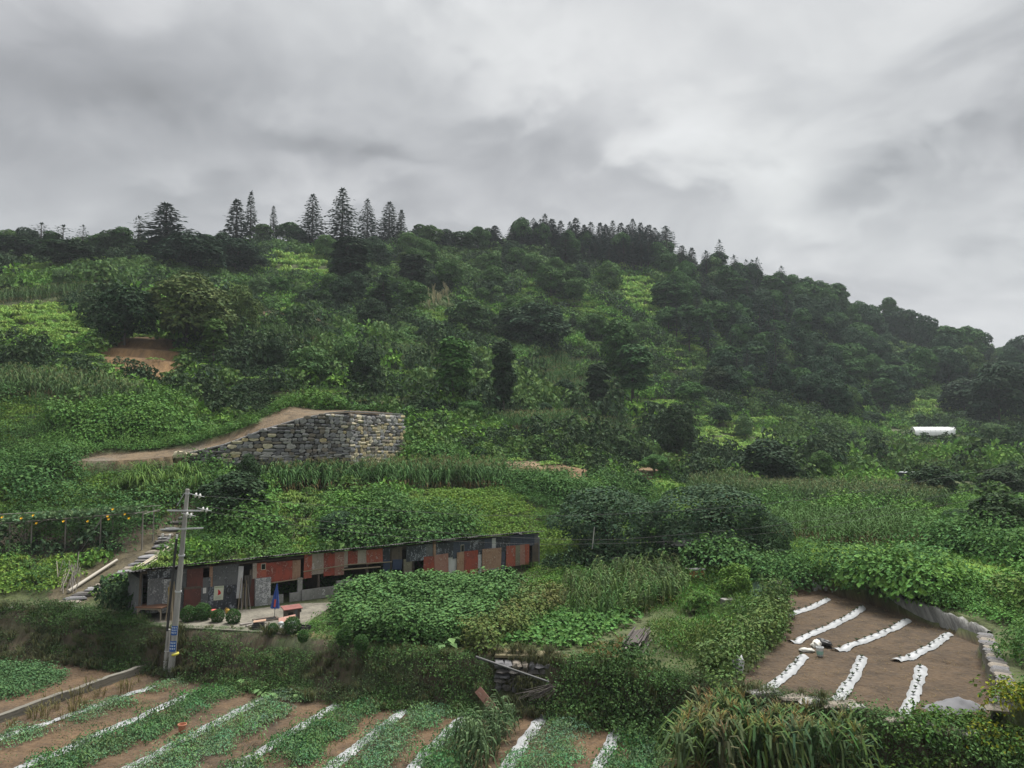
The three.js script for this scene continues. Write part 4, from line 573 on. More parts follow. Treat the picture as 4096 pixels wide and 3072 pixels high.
// ---------------------------------------------------------------- maize in front
const frontG = corn(111, { col: [0.075, 0.12, 0.05], tcol: [0.22, 0.2, 0.09], leaves: 13, stiff: 1 });
stuff('front_maize', frontG, fill(poly([[672, 800], [690, 764], [735, 742], [770, 748], [800, 752], [850, 772], [872, 800]], 0), 6.5, 111, (x, z, r) => (terrainH(x, z) > 0.4 ? null : { s: 0.95 + r() * 0.25, tint: [0.7 + r() * 0.6, 0.72 + r() * 0.45, 0.6 + r() * 0.4], tx: (r() - 0.5) * 0.2, tz: (r() - 0.5) * 0.2 })), 'ripening maize stand at the bottom right of the picture');
stuff('field_maize', corn(112, { col: [0.07, 0.115, 0.05], tassel: false }), fill(poly([[445, 775], [458, 745], [492, 728], [512, 722], [518, 735], [500, 755], [490, 778]], 0), 5, 112, (x, z, r) => ({ s: 0.6 + r() * 0.22, tint: 0.75 + r() * 0.4, tx: (r() - 0.5) * 0.25, tz: (r() - 0.5) * 0.25 })), 'clump of maize between the film strips of the front field');
stuff('corner_weeds', weedG, fill(poly([[850, 756], [900, 752], [960, 756], [1040, 752], [1040, 800], [860, 800]], 1), 4.5, 113, (x, z, r) => ({ s: 0.5 + r() * 0.5, tint: [0.7 + r() * 0.5, 0.7 + r() * 0.25, 0.7] })), 'rough weeds in the bottom right corner below the brown field');
stuff('yellow_weeds', weedG, fill(poly([[975, 755], [1040, 750], [1040, 790], [985, 785]], 1), 2.5, 114, (x, z, r) => ({ s: 0.5 + r() * 0.4, sy: 1.4, tint: [2.6, 1.35, 0.5] })), 'yellowing bushy plant in the bottom right corner');
stuff('side_thicket', beanG, fill([[18.6, -25.5], [24.4, -36.5], [25, -40], [34, -44], [36, -30], [24, -22]], 1.1, 115, (x, z, r) => ({ s: 1.0 + r() * 0.6, sy: 0.6 + r() * 0.5, tint: [0.85 + r() * 0.4, 0.85 + r() * 0.35, 0.7] })), 'leafy thicket along the right side of the brown field');
stuff('tall_grass', tuft(116, [0.12, 0.2, 0.05], 80, 1.5, { w: 0.06 }), fill(P2([[112, 478], [150, 470], [196, 486], [200, 502], [170, 510], [120, 496]], 50), 1.1, 116, (x, z, r) => ({ s: 0.9 + r() * 0.5, tint: 0.85 + r() * 0.3 })), 'tall arching grass clump above the stone steps');
stuff('plume_grass', tuft(117, [0.16, 0.19, 0.09], 60, 2.2, { w: 0.1, plume: 1 }), fill(P2([[418, 300], [448, 296], [455, 310], [425, 316]], 100), 0.16, 117, (x, z, r) => ({ s: 1.1 + r() * 0.5 })), 'pale plumed grass clump on the upper slope');
stuff('shed_end_brush', scrubG[2], fill(poly([[112, 614], [146, 615], [146, 600], [128, 596], [112, 604]], TER), 2.6, 118, (x, z, r) => ({ s: 0.5 + r() * 0.5, sy: 1.5, tint: 0.9 + r() * 0.5 })), 'dark brush against the left end of the shed');
stuff('shade_undergrowth', scrubG[2], fill(poly([[543, 574], [600, 565], [700, 567], [775, 581], [778, 590], [700, 579], [600, 573]], TER), 1.6, 119, (x, z, r) => ({ s: 0.6 + r() * 0.6, sy: 1.3, tint: 0.8 + r() * 0.4 })), 'dark undergrowth added for the shade below the feathery trees');  // dark plants added, their colour gives the shadow under the crowns
console.log('near plants done');
// ---------------------------------------------------------------- the long patched shed
const font = await new FontLoader().loadAsync('fonts/droid/droid_sans_regular.typeface.json');
const streak = (seed, base, alt, pale, amt) => tex(256, (u, v) => { const s = tfbm(u, v * 0.25, 24, 3, seed), n = tfbm(u, v, 5, 5, seed + 9), f = tfbm(u, v, 40, 3, seed + 20); let c = lerp3(base, alt, sstep(0.35, 0.65, n * 0.6 + s * 0.4)); const k = sstep(amt, amt + 0.14, f * 0.45 + s * 0.3 + n * 0.3); c = lerp3(c, pale, k * 0.75); return c.map((x) => Math.pow(clamp(x, 0, 1), 1 / 2.2)); }, true);
const boards = {
  red: [streak(501, [0.30, 0.06, 0.036], [0.2, 0.045, 0.03], [0.4, 0.27, 0.22], 0.6), streak(511, [0.36, 0.095, 0.055], [0.26, 0.065, 0.04], [0.42, 0.3, 0.26], 0.58)],
  brown: [streak(521, [0.12, 0.038, 0.028], [0.085, 0.03, 0.024], [0.2, 0.1, 0.08], 0.68)], pink: [streak(531, [0.33, 0.17, 0.13], [0.26, 0.12, 0.09], [0.48, 0.38, 0.32], 0.56)], tan: [streak(541, [0.33, 0.21, 0.14], [0.25, 0.14, 0.09], [0.45, 0.36, 0.28], 0.58)],
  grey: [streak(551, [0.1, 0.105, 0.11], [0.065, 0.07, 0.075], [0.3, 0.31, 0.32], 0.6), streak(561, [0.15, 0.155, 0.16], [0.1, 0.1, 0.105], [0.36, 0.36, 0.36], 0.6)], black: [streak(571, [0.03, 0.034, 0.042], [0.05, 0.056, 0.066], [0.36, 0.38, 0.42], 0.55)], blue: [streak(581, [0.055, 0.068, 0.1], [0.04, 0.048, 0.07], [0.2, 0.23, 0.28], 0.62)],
  beige: [streak(591, [0.34, 0.29, 0.24], [0.26, 0.22, 0.18], [0.48, 0.44, 0.4], 0.58)], white: [streak(601, [0.5, 0.5, 0.5], [0.4, 0.4, 0.41], [0.6, 0.6, 0.6], 0.6)], lime: [streak(611, [0.24, 0.245, 0.25], [0.12, 0.125, 0.13], [0.55, 0.55, 0.55], 0.47)], olive: [streak(621, [0.2, 0.18, 0.12], [0.14, 0.125, 0.09], [0.33, 0.3, 0.22], 0.58)], tarp: [streak(631, [0.02, 0.035, 0.085], [0.015, 0.025, 0.06], [0.1, 0.14, 0.22], 0.66)], wood: [streak(641, [0.1, 0.075, 0.055], [0.06, 0.048, 0.038], [0.2, 0.17, 0.14], 0.62)], concrete: [streak(651, [0.27, 0.265, 0.25], [0.2, 0.195, 0.18], [0.36, 0.35, 0.33], 0.58)],
};
const boardMats = {}; for (const k in boards) boardMats[k] = boards[k].map((t) => new THREE.MeshStandardMaterial({ map: t, roughness: k === 'tarp' ? 0.6 : 0.88, bumpMap: t, bumpScale: 0.006, side: THREE.DoubleSide }));
const bm = (k, i = 0) => boardMats[k][i % boardMats[k].length];
const roofMat = std([0.075, 0.07, 0.068], 0.9, { map: stainTex, side: THREE.DoubleSide }), darkWood = bm('wood'), dirtMat = std([0.05, 0.043, 0.035], 1);
const SA = V(-18.3, TER, -43), SE = V(0.804, 0, -0.594), STURN = 0.636;
const shed = thing('pig_shed', 'long low lean-to shed patched with red, grey and black boards', 'shed', SA, STURN);
const sOf = (px, py) => { const [a] = ray(px, py); return (18.3 + 43 * a) / (0.804 - 0.594 * a); }, hOf = (px, py) => { const s = sOf(px, py); return CAM_H + ray(px, py)[1] * (43 + 0.594 * s) - TER; };
const c6 = (x, y) => [(500 + x / 2.458) / 4, (2050 + y / 2.458) / 4], c7 = (x, y) => [(1300 + x / 2.458) / 4, (2050 + y / 2.458) / 4];
const prng = rng(2024);
function panel(cv, x0, y0, x1, y1, mat, z = 0, o = {}) {
  const a = cv(x0, y0), b = cv(x1, y1), m = cv((x0 + x1) / 2, 0)[0], s0 = sOf(a[0], a[1]), s1 = sOf(b[0], b[1]), h1 = hOf(m, a[1]), h0 = Math.max(0.0, hOf(m, b[1])), w = Math.max(0.12, s1 - s0), h = Math.max(0.12, h1 - h0);
  const g = new THREE.BoxGeometry(w, h, o.t ?? 0.028, 3, 3, 1), p = g.attributes.position; for (let i = 0; i < p.count; i++) { p.setX(i, p.getX(i) + (prng() - 0.5) * 0.012); p.setZ(i, p.getZ(i) + (i < 0 ? 0 : (prng() - 0.5) * 0.008)); }
  g.computeVertexNormals(); const u = g.attributes.uv, ou = prng(), ov = prng(); for (let i = 0; i < u.count; i++) u.setXY(i, ou + u.getX(i) * w / 2.2, ov + u.getY(i) * h / 2.2);
  const q = part(shed, o.name ?? 'board_panel', g, mat, o.label); q.position.set((s0 + s1) / 2, h0 + h / 2, z + (prng() - 0.5) * 0.012); q.rotation.z = o.rz ?? (prng() - 0.55) * 0.03; q.rotation.x = o.rx ?? (prng() - 0.5) * 0.02; return q;
}
{
  // carcass: back wall, ends, floor, posts, roof
  const len = 27.2, x0 = -1.9, DEP = 3.2;
  const box = (w, h, d, x, y, z, name, mat, o) => { const m = part(shed, name, new THREE.BoxGeometry(w, h, d), mat); m.position.set(x, y, z); if (o) m.rotation.set(...o); return m; };
  box(len, 2.3, 0.18, x0 + len / 2, 1.0, -DEP, 'back_wall', bm('wood')); box(0.16, 2.3, DEP - 0.1, x0 - 0.02, 1.05, -DEP / 2 - 0.05, 'end_wall', bm('grey')); box(0.16, 2.4, DEP - 0.1, x0 + len + 0.02, 1.1, -DEP / 2 - 0.05, 'end_wall', bm('grey', 1));
  for (const x of [3.2, 8.2, 11.5, 14.8, 19.2]) box(0.14, 2.2, DEP - 0.4, x, 1.0, -DEP / 2 - 0.15, 'partition_wall', bm('wood'));
  for (const x of [-1.95, 0.35, 3.35, 5.05, 8.1, 11.3, 13.0, 16.6, 19.0, 22.0, 25.1]) { const p = part(shed, 'post', new THREE.CylinderGeometry(0.07, 0.085, 2.55, 8), darkWood); p.position.set(x, 1.25, -0.12); p.rotation.z = -0.02; }
  const beam = part(shed, 'eave_beam', new THREE.CylinderGeometry(0.07, 0.07, len, 7), darkWood); beam.rotation.z = Math.PI / 2; beam.position.set(x0 + len / 2, 2.5, -0.12);
  for (let i = 0; i < 19; i++) { const r = part(shed, 'rafter', new THREE.CylinderGeometry(0.04, 0.045, DEP + 0.75, 6), darkWood); r.position.set(x0 + 0.5 + i * 1.46, 2.36, -1.45); r.rotation.x = Math.PI / 2 - 0.165; }
  const pr = []; for (let i = 0; i <= 12; i++) pr.push(i); // corrugated sheet
  const sheet = (() => { const w = 1.02, d = DEP + 0.95, n = 22, pos = [], idx = [], uv = []; for (let j = 0; j <= 4; j++) for (let i = 0; i <= n; i++) { const x = i / n * w - w / 2; pos.push(x, Math.sin(i / n * 6 * 6.283) * 0.022, (j / 4 - 0.5) * d); uv.push(i / n, j / 4); } for (let j = 0; j < 4; j++) for (let i = 0; i < n; i++) { const a = j * (n + 1) + i; idx.push(a, a + n + 1, a + 1, a + 1, a + n + 1, a + n + 2); } const g = new THREE.BufferGeometry(); g.setAttribute('position', new THREE.Float32BufferAttribute(pos, 3)); g.setAttribute('uv', new THREE.Float32BufferAttribute(uv, 2)); g.setIndex(idx); g.computeVertexNormals(); return g; })();
  for (let i = 0; i < 29; i++) { const m = part(shed, 'roof_sheet', sheet, roofMat); m.position.set(x0 - 0.35 + i * 0.965, 2.52 + (i % 2) * 0.03 + (prng() - 0.5) * 0.03 + (i < 4 ? -0.03 * (4 - i) : 0), -1.38 + (prng() - 0.5) * 0.12); m.rotation.set(-0.165 + (prng() - 0.5) * 0.02 - 0.0, (prng() - 0.5) * 0.03, (prng() - 0.5) * 0.02); m.rotation.x *= -1; m.rotation.x = -Math.abs(m.rotation.x); }
  // boards, from the left end
  const P = panel;
  P(c6, 225, 560, 480, 650, bm('black'), -0.05); P(c6, 225, 648, 372, 985, bm('grey', 1)); P(c6, 372, 655, 468, 985, bm('lime')); P(c6, 470, 560, 606, 995, bm('grey'), -0.04);  // the first, black panel covers an open gap, its shade painted black
  P(c6, 610, 552, 762, 745, bm('brown'), 0.02, { label: 'reddish board over the door' }); const door = P(c6, 578, 747, 737, 1005, bm('brown'), 0.05, { name: 'door', label: 'plain dark red-brown door' });
  P(c6, 575, 738, 745, 750, bm('wood'), 0.06, { name: 'door_lintel' }); P(c6, 745, 640, 832, 1005, bm('grey'), 0.01); P(c6, 832, 530, 866, 1005, bm('tan'), 0.0); P(c6, 866, 518, 1112, 718, bm('grey', 0), 0.03); P(c6, 818, 716, 1092, 1010, bm('black'), 0.02);
  P(c6, 1106, 528, 1148, 840, bm('white'), 0.06, { rz: -0.06 }); P(c6, 1224, 560, 1256, 1000, bm('wood'), 0.02);
  P(c6, 1255, 498, 1296, 650, bm('beige'), 0.02); P(c6, 1296, 494, 1386, 650, bm('red', 1), 0.03); P(c6, 1386, 488, 1545, 680, bm('red', 0), 0.02); P(c6, 1545, 475, 1640, 672, bm('red', 0), 0.03); P(c6, 1640, 468, 1722, 655, bm('tan'), 0.02);
  P(c6, 1224, 652, 1276, 985, bm('brown'), 0.05); P(c6, 1272, 640, 1414, 990, bm('lime'), 0.12, { t: 0.22, name: 'whitewashed_pillar', rz: 0, rx: 0 });
  P(c6, 1690, 640, 1730, 930, bm('concrete'), 0.1, { t: 0.16, name: 'concrete_post', rz: 0, rx: 0 });
  P(c6, 1758, 410, 1832, 645, bm('red', 1), 0.04); P(c6, 1832, 405, 1952, 605, bm('beige'), 0.03); P(c6, 1952, 395, 2056, 620, bm('red', 0), 0.04); P(c6, 2056, 388, 2150, 615, bm('pink'), 0.03); P(c6, 2150, 380, 2186, 540, bm('beige'), 0.02);
  P(c7, 225, 375, 316, 512, bm('red', 0), 0.03); P(c7, 316, 368, 406, 505, bm('beige'), 0.02); P(c7, 404, 360, 562, 500, bm('red', 1), 0.04, { rz: 0.02 });
  P(c7, 566, 352, 640, 472, bm('black'), -0.06); P(c7, 655, 340, 756, 468, bm('wood'), -0.02); P(c7, 568, 468, 634, 600, bm('tarp'), 0.03, { name: 'blue_tarpaulin' }); P(c7, 660, 460, 752, 560, bm('tarp'), 0.06, { name: 'blue_tarpaulin', rz: -0.08 });
  P(c7, 768, 455, 850, 600, bm('olive'), 0.05); P(c7, 794, 322, 986, 474, bm('black'), 0.08); P(c7, 986, 308, 1058, 440, bm('grey', 1), 0.03); P(c7, 1056, 285, 1078, 430, bm('tan'), 0.1, { t: 0.1, name: 'orange_post', rz: 0 });
  P(c7, 960, 430, 1068, 660, bm('red', 0), 0.1, { rz: -0.03 }); P(c7, 1066, 408, 1202, 600, bm('pink'), 0.12, { rz: 0.03 });
  P(c7, 1080, 298, 1256, 445, bm('black'), 0.05); P(c7, 1256, 285, 1420, 445, bm('blue'), 0.03); P(c7, 1420, 268, 1560, 415, bm('black'), 0.06); P(c7, 1560, 253, 1638, 415, bm('blue'), 0.03); P(c7, 1636, 250, 1672, 360, bm('white'), 0.05); P(c7, 1674, 238, 1816, 385, bm('black'), 0.05); P(c7, 1816, 218, 1940, 330, bm('blue'), 0.03); P(c7, 1940, 208, 2052, 325, bm('blue'), 0.05); P(c7, 2052, 205, 2092, 310, bm('grey', 1), 0.02);
  P(c7, 1200, 440, 1292, 600, bm('white'), -0.02); P(c7, 1288, 388, 1360, 600, bm('tan'), 0.1); P(c7, 1358, 374, 1492, 610, bm('red', 0), 0.13); P(c7, 1490, 412, 1532, 600, bm('white'), 0.05); P(c7, 1530, 350, 1716, 572, bm('tan'), 0.17, { rz: -0.02 }); P(c7, 1714, 372, 1768, 600, bm('blue'), 0.02);
  P(c7, 1772, 325, 1862, 528, bm('red', 1), 0.1, { rz: -0.02 }); P(c7, 1862, 320, 1906, 520, bm('olive'), 0.12); P(c7, 1906, 314, 1956, 515, bm('pink'), 0.1); P(c7, 1956, 308, 1996, 510, bm('red', 1), 0.12); P(c7, 2032, 298, 2092, 560, bm('wood'), 0.04); P(c7, 1600, 545, 1692, 600, bm('concrete'), 0.1, { t: 0.2, rz: 0, rx: 0, name: 'block_base' });
  // pens: low concrete walls that stand a little forward, with their painted numbers
  const pen = (cv, xa, ya, xb, yb, z, n) => { const w = P(cv, xa, ya, xb, yb, bm('concrete'), z, { t: 0.14, name: 'pen_wall', rz: 0, rx: 0 }); if (n) { const g = new TextGeometry(n, { font, size: 0.3, depth: 0.004, curveSegments: 5 }); const t = part(w, 'painted_number', g, std([0.6, 0.6, 0.58], 0.8)); t.position.set(n === '1' ? -0.05 : 0.1, -0.1, 0.078); } return w; };
  pen(c6, 1392, 808, 1542, 925, 0.16, '1'); pen(c6, 1608, 782, 1700, 925, 0.16); pen(c6, 1724, 735, 2072, 890, 0.22, '2'); pen(c7, 100, 640, 560, 720, 0.18);
  const rail = (cv, a, b, z, r = 0.035) => { const A = cv(...a), B = cv(...b), p = V(sOf(...A), hOf(...A), z), q = V(sOf(...B), hOf(...B), z), m = part(shed, 'bamboo_rail', new THREE.CylinderGeometry(r, r, p.distanceTo(q), 7), std([0.25, 0.2, 0.13], 0.7)); m.position.copy(p).add(q).multiplyScalar(0.5); m.quaternion.setFromUnitVectors(V(0, 1, 0), q.clone().sub(p).normalize()); };
  rail(c6, [1740, 578], [2190, 508], 0.2); rail(c7, [150, 560], [530, 530], 0.2, 0.045); rail(c7, [215, 508], [640, 480], 0.22); rail(c6, [1420, 690], [1740, 645], 0.16);
  // small windows
  const win = (cv, x0, y0, x1, y1, z) => { const w = P(cv, x0, y0, x1, y1, std([0.42, 0.38, 0.3], 0.7), z, { name: 'window_frame', rz: 0, rx: 0 }); const b = new THREE.Box3().setFromBufferAttribute(w.geometry.attributes.position), s = b.getSize(V()); const g = part(w, 'pane', new THREE.BoxGeometry(s.x - 0.07, s.y - 0.07, 0.01), std([0.015, 0.018, 0.02], 0.15)); g.position.z = 0.02; };
  win(c6, 1334, 500, 1378, 562, 0.06); win(c7, 1328, 315, 1360, 388, 0.08);
}
// things at and on the shed
function canvasMat(w, h, draw) { const c = document.createElement('canvas'); c.width = w; c.height = h; const g = c.getContext('2d'); draw(g, w, h); const t = new THREE.CanvasTexture(c); t.colorSpace = THREE.SRGBColorSpace; t.magFilter = THREE.LinearFilter; return new THREE.MeshStandardMaterial({ map: t, roughness: 0.7 }); }
const shedAt = (cv, x, y, z) => { const [a, b] = cv(x, y); shed.updateMatrixWorld(); return shed.localToWorld(V(sOf(a, b), hOf(a, b), z)); };
const hung = (name, geo, mat, p, label, cat) => { const m = single(name, geo, mat, label, cat); m.position.copy(p); m.rotation.y = STURN; return m; };
hung('poster', new THREE.BoxGeometry(0.52, 0.78, 0.012), canvasMat(128, 192, (g, w, h) => { g.fillStyle = '#b9bda8'; g.fillRect(0, 0, w, h); g.fillStyle = '#8f9a80'; g.fillRect(8, 8, w - 16, 16); g.fillStyle = '#b01820'; g.beginPath(); g.moveTo(48, 44); g.quadraticCurveTo(98, 70, 92, 112); g.lineTo(48, 128); g.quadraticCurveTo(62, 84, 48, 44); g.fill(); g.fillStyle = '#7d8078'; for (let i = 0; i < 5; i++) g.fillRect(20, 140 + i * 9, w - 40 - (i * 17) % 30, 3); }), shedAt(c6, 918, 790, 0.06), 'pale poster with a red shape on the dark shed wall', 'poster').rotation.z = -0.04;
hung('notice_paper', new THREE.BoxGeometry(0.17, 0.3, 0.008), canvasMat(64, 112, (g, w, h) => { g.fillStyle = '#c8c8c4'; g.fillRect(0, 0, w, h); g.fillStyle = '#909090'; for (let i = 0; i < 7; i++) g.fillRect(10, 14 + i * 12, w - 20, 3); }), shedAt(c6, 780, 766, 0.05), 'small white notice right of the red-brown door', 'notice');
hung('warning_sign', new THREE.BoxGeometry(0.17, 0.42, 0.012), canvasMat(64, 160, (g, w, h) => { g.fillStyle = '#c9a81c'; g.fillRect(0, 0, w, h); g.fillStyle = '#6b5510'; for (let i = 0; i < 4; i++) { g.fillRect(18, 18 + i * 34, 28, 5); g.fillRect(28, 12 + i * 34, 6, 22); g.fillRect(16, 30 + i * 34, 32, 4); } }), shedAt(c6, 438, 768, 0.06), 'narrow yellow sign on the left end of the shed', 'sign');
hung('oval_basket', new THREE.TorusGeometry(0.13, 0.03, 6, 16).scale(1, 1.5, 0.7), std([0.03, 0.03, 0.03], 0.8), shedAt(c6, 1022, 762, 0.06), 'small dark ring hanging beside the poster', 'ring');
{ // draped sacking and leaning tools
  const g = new THREE.PlaneGeometry(0.42, 1.75, 10, 14), p = g.attributes.position; for (let i = 0; i < p.count; i++) { const x = p.getX(i), y = p.getY(i); p.setZ(i, Math.sin(x * 34 + y * 2) * 0.045 + (hash(i, 3, 9) - 0.5) * 0.03); p.setX(i, x * (1 - 0.25 * Math.cos(y * 2.2)) + Math.sin(y * 3) * 0.03); } g.computeVertexNormals();
  hung('sack_cloth', g, std([0.075, 0.068, 0.06], 0.95, { side: THREE.DoubleSide }), shedAt(c6, 1195, 765, 0.1), 'dark sacking draped in the gap beside the white board', 'cloth');
}
const stickG = new THREE.CylinderGeometry(0.022, 0.03, 1, 6);
function stick(name, a, b, r, mat, label, cat, group) { const m = single(name, stickG, mat, label, cat, group); m.position.copy(a).add(b).multiplyScalar(0.5); const d = V().subVectors(b, a), l = d.length(); m.quaternion.setFromUnitVectors(V(0, 1, 0), d.normalize()); m.scale.set(r / 0.026, l, r / 0.026); return m; }
const poleMat = std([0.24, 0.19, 0.12], 0.8), greyWood = std([0.2, 0.18, 0.16], 0.9), paleWood = std([0.42, 0.37, 0.29], 0.85), barkMat = std([0.065, 0.055, 0.05], 0.95);
for (let i = 0; i < 9; i++) stick('bamboo_stick', shedAt(c6, 362 + i * 11, 990, 0.95 + (i % 3) * 0.1).setY(TER + 0.01), shedAt(c6, 440 + i * 5, 670 + (i * 13) % 50, 0.09), 0.024, poleMat, 'thin bamboo stick leaning on the shed behind the pole', 'stick', 'bamboo sticks leaning on the left of the shed');
for (let i = 0; i < 6; i++) stick('tool_handle', shedAt(c6, 1080 + i * 22, 985, 0.55 + (i % 2) * 0.2).setY(TER + 0.01), shedAt(c6, 1140 + i * 12, 640 + (i * 29) % 90, 0.1), 0.02, i % 2 ? greyWood : poleMat, 'long tool handle leaning beside the draped sacking', 'tool', 'tool handles leaning beside the sacking');
{ // table
  const t = thing('work_table', 'low old wooden table with a reddish top at the left end of the shed', 'table', LT(153, 620), STURN - 0.75), m = std([0.2, 0.1, 0.06], 0.75, { map: boards.wood[0] }), lm = std([0.26, 0.22, 0.17], 0.9);
  m.color.setRGB(1.6, 1.0, 0.75); const top = part(t, 'table_top', new RoundedBoxGeometry(1.5, 0.07, 0.95, 2, 0.015), m); top.position.y = 0.74;
  for (const [x, z] of [[-0.65, -0.38], [0.65, -0.38], [-0.65, 0.38], [0.65, 0.38]]) { const l = part(t, 'leg', new THREE.CylinderGeometry(0.045, 0.03, 0.7, 8), lm); l.position.set(x, 0.35, z); const b = part(t, 'bracket', new THREE.BoxGeometry(0.3, 0.05, 0.04), lm); b.position.set(x * 0.82, 0.6, z); b.rotation.z = -Math.sign(x) * 0.75; }
  for (const z of [-0.38, 0.38]) { const a = part(t, 'apron', new THREE.BoxGeometry(1.26, 0.09, 0.03), lm); a.position.set(0, 0.66, z); }
}
{ // plastic stool
  const t = thing('plastic_stool', 'pink-red plastic stool in front of the dark shed wall', 'stool', LT(139.5 + 73.5, 617.5), 0.4), m = std([0.62, 0.13, 0.12], 0.45); const s = part(t, 'seat', new RoundedBoxGeometry(0.3, 0.04, 0.3, 2, 0.015), m); s.position.y = 0.4;
  for (const [x, z] of [[-1, -1], [1, -1], [-1, 1], [1, 1]]) { const l = part(t, 'leg', new THREE.CylinderGeometry(0.035, 0.05, 0.4, 6), m); l.position.set(x * 0.15, 0.2, z * 0.15); l.rotation.set(-z * 0.1 * -1, 0, -x * 0.1 * -1); } for (const k of [0, 1]) for (const s2 of [-1, 1]) { const r = part(t, 'stretcher', new THREE.BoxGeometry(0.28, 0.05, 0.02), m); r.position.set(k ? s2 * 0.155 : 0, 0.24, k ? 0 : s2 * 0.155); r.rotation.y = k * Math.PI / 2; }
}
{ const t = thing('watering_can', 'small yellow watering can standing by the shed wall', 'watering can', LT(227.5, 614)), m = std([0.5, 0.32, 0.06], 0.5); part(t, 'body', new THREE.LatheGeometry([[0.001, 0], [0.11, 0], [0.12, 0.2], [0.08, 0.28], [0.06, 0.28]].map(([x, y]) => new THREE.Vector2(x, y)), 14), m); const s = part(t, 'spout', new THREE.CylinderGeometry(0.015, 0.025, 0.24, 8), m); s.position.set(0.18, 0.16, 0); s.rotation.z = -0.7; const h = part(t, 'handle', new THREE.TorusGeometry(0.09, 0.012, 6, 12, 3.3), m); h.position.set(-0.06, 0.24, 0); h.rotation.z = 0.4; }
{ // folded parasol
  const base = LT(274, 619.5), t = thing('folded_parasol', 'closed blue parasol standing before the numbered pen', 'parasol', base), d = -base.z, top = at(280, 584, d).y - TER; const p = part(t, 'pole', new THREE.CylinderGeometry(0.018, 0.018, top, 8), std([0.3, 0.3, 0.3], 0.4, { metalness: 0.5 })); p.position.y = top / 2;
  const g = new THREE.CylinderGeometry(0.02, 0.2, 1.3, 28, 8, true), q = g.attributes.position; for (let i = 0; i < q.count; i++) { const a = Math.atan2(q.getZ(i), q.getX(i)), y = q.getY(i), k = 1 + 0.32 * Math.sin(a * 7 + y * 1.5); q.setX(i, q.getX(i) * k); q.setZ(i, q.getZ(i) * k); } g.computeVertexNormals(); const c = part(t, 'canopy', g, std([0.02, 0.06, 0.24], 0.7, { side: THREE.DoubleSide })); c.position.y = top - 0.62; const r = part(c, 'red_lettering', new THREE.PlaneGeometry(0.1, 0.4, 2, 6), std([0.4, 0.06, 0.05], 0.8, { side: THREE.DoubleSide })); r.position.set(0.03, -0.35, 0.2); r.rotation.x = -0.14; t.rotation.z = -0.07;
}
{ // hutch
  const t = thing('dog_hutch', 'small dark hutch with a flat rusty red roof', 'hutch', LT(291.5, 619), 0.5); const b = part(t, 'body', new THREE.BoxGeometry(0.75, 0.55, 0.6), bm('wood')); b.position.y = 0.3; const o = part(t, 'doorway_shade', new THREE.BoxGeometry(0.26, 0.36, 0.02), std([0.01, 0.01, 0.01], 1)); o.position.set(-0.12, 0.24, 0.302); const f = part(t, 'front_board', new THREE.BoxGeometry(0.16, 0.5, 0.02), bm('grey')); f.position.set(0.16, 0.3, 0.305); const r = part(t, 'roof', new THREE.BoxGeometry(1.0, 0.045, 0.85), std([0.24, 0.08, 0.065], 0.85, { map: stainTex })); r.position.y = 0.62; r.rotation.set(0.06, 0, 0.03);  // the opening is a black plate, the inner shade put into its colour
}
function crate(label, p, w, h, d, mat, turn, name = 'crate', cat = 'crate') { const t = thing(name, label, cat, p, turn); for (const s of [-1, 1]) for (let k = 0; k < 3; k++) { const a = part(t, 'slat', new THREE.BoxGeometry(w, h / 3.6, 0.02), mat); a.position.set(0, h * (0.17 + k * 0.33), s * d / 2); const b = part(t, 'slat', new THREE.BoxGeometry(0.02, h / 3.6, d - 0.03), mat); b.position.set(s * w / 2, h * (0.17 + k * 0.33), 0); } const fl = part(t, 'bottom', new THREE.BoxGeometry(w - 0.04, 0.02, d - 0.04), mat); fl.position.y = 0.02; return t; }
const blackPl = std([0.018, 0.018, 0.02], 0.6), whitePl = std([0.55, 0.56, 0.56], 0.5);
crate('black plastic crate under a reddish board at the yard edge', LT(258.5, 629.5), 0.55, 0.32, 0.4, blackPl, 0.2);
{ const b = single('reddish_board', new THREE.BoxGeometry(0.62, 0.025, 0.3), bm('tan'), 'reddish board lying on the left black crate', 'board'); b.position.copy(LT(259.5, 628)).setY(TER + 0.36); b.rotation.set(0.1, 0.3, 0.05); }
crate('white plastic crate between the two black ones', LT(273, 631), 0.75, 0.24, 0.4, whitePl, 0.05);
crate('black plastic crate at the right end of the yard clutter', LT(304, 632.5), 0.5, 0.34, 0.42, blackPl, -0.25);
crate('dark crate beside the hutch at the pen wall', LT(296, 612.5), 0.5, 0.2, 0.35, blackPl, 0.5);
{ const b = single('pale_sheet', new THREE.BoxGeometry(0.85, 0.02, 0.55), bm('pink'), 'pale pinkish sheet propped over the yard clutter', 'sheet'); b.position.copy(LT(287, 627)).setY(TER + 0.42); b.rotation.set(0.25, 0.3, 0.1); for (const [px, py, c] of [[281, 629, 0.3], [293, 628, 0.32]]) { const k = single('plastic_drum', new THREE.LatheGeometry([[0.001, 0], [0.15, 0], [0.16, 0.06], [0.15, 0.3], [0.12, 0.35], [0.05, 0.38], [0.001, 0.38]].map(([x, y]) => new THREE.Vector2(x, y)), 16), std([c, c + 0.03, c + 0.03], 0.5), px < 285 ? 'left grey drum holding up the pale sheet' : 'right grey drum holding up the pale sheet', 'drum'); k.position.copy(LT(px, py)); } }
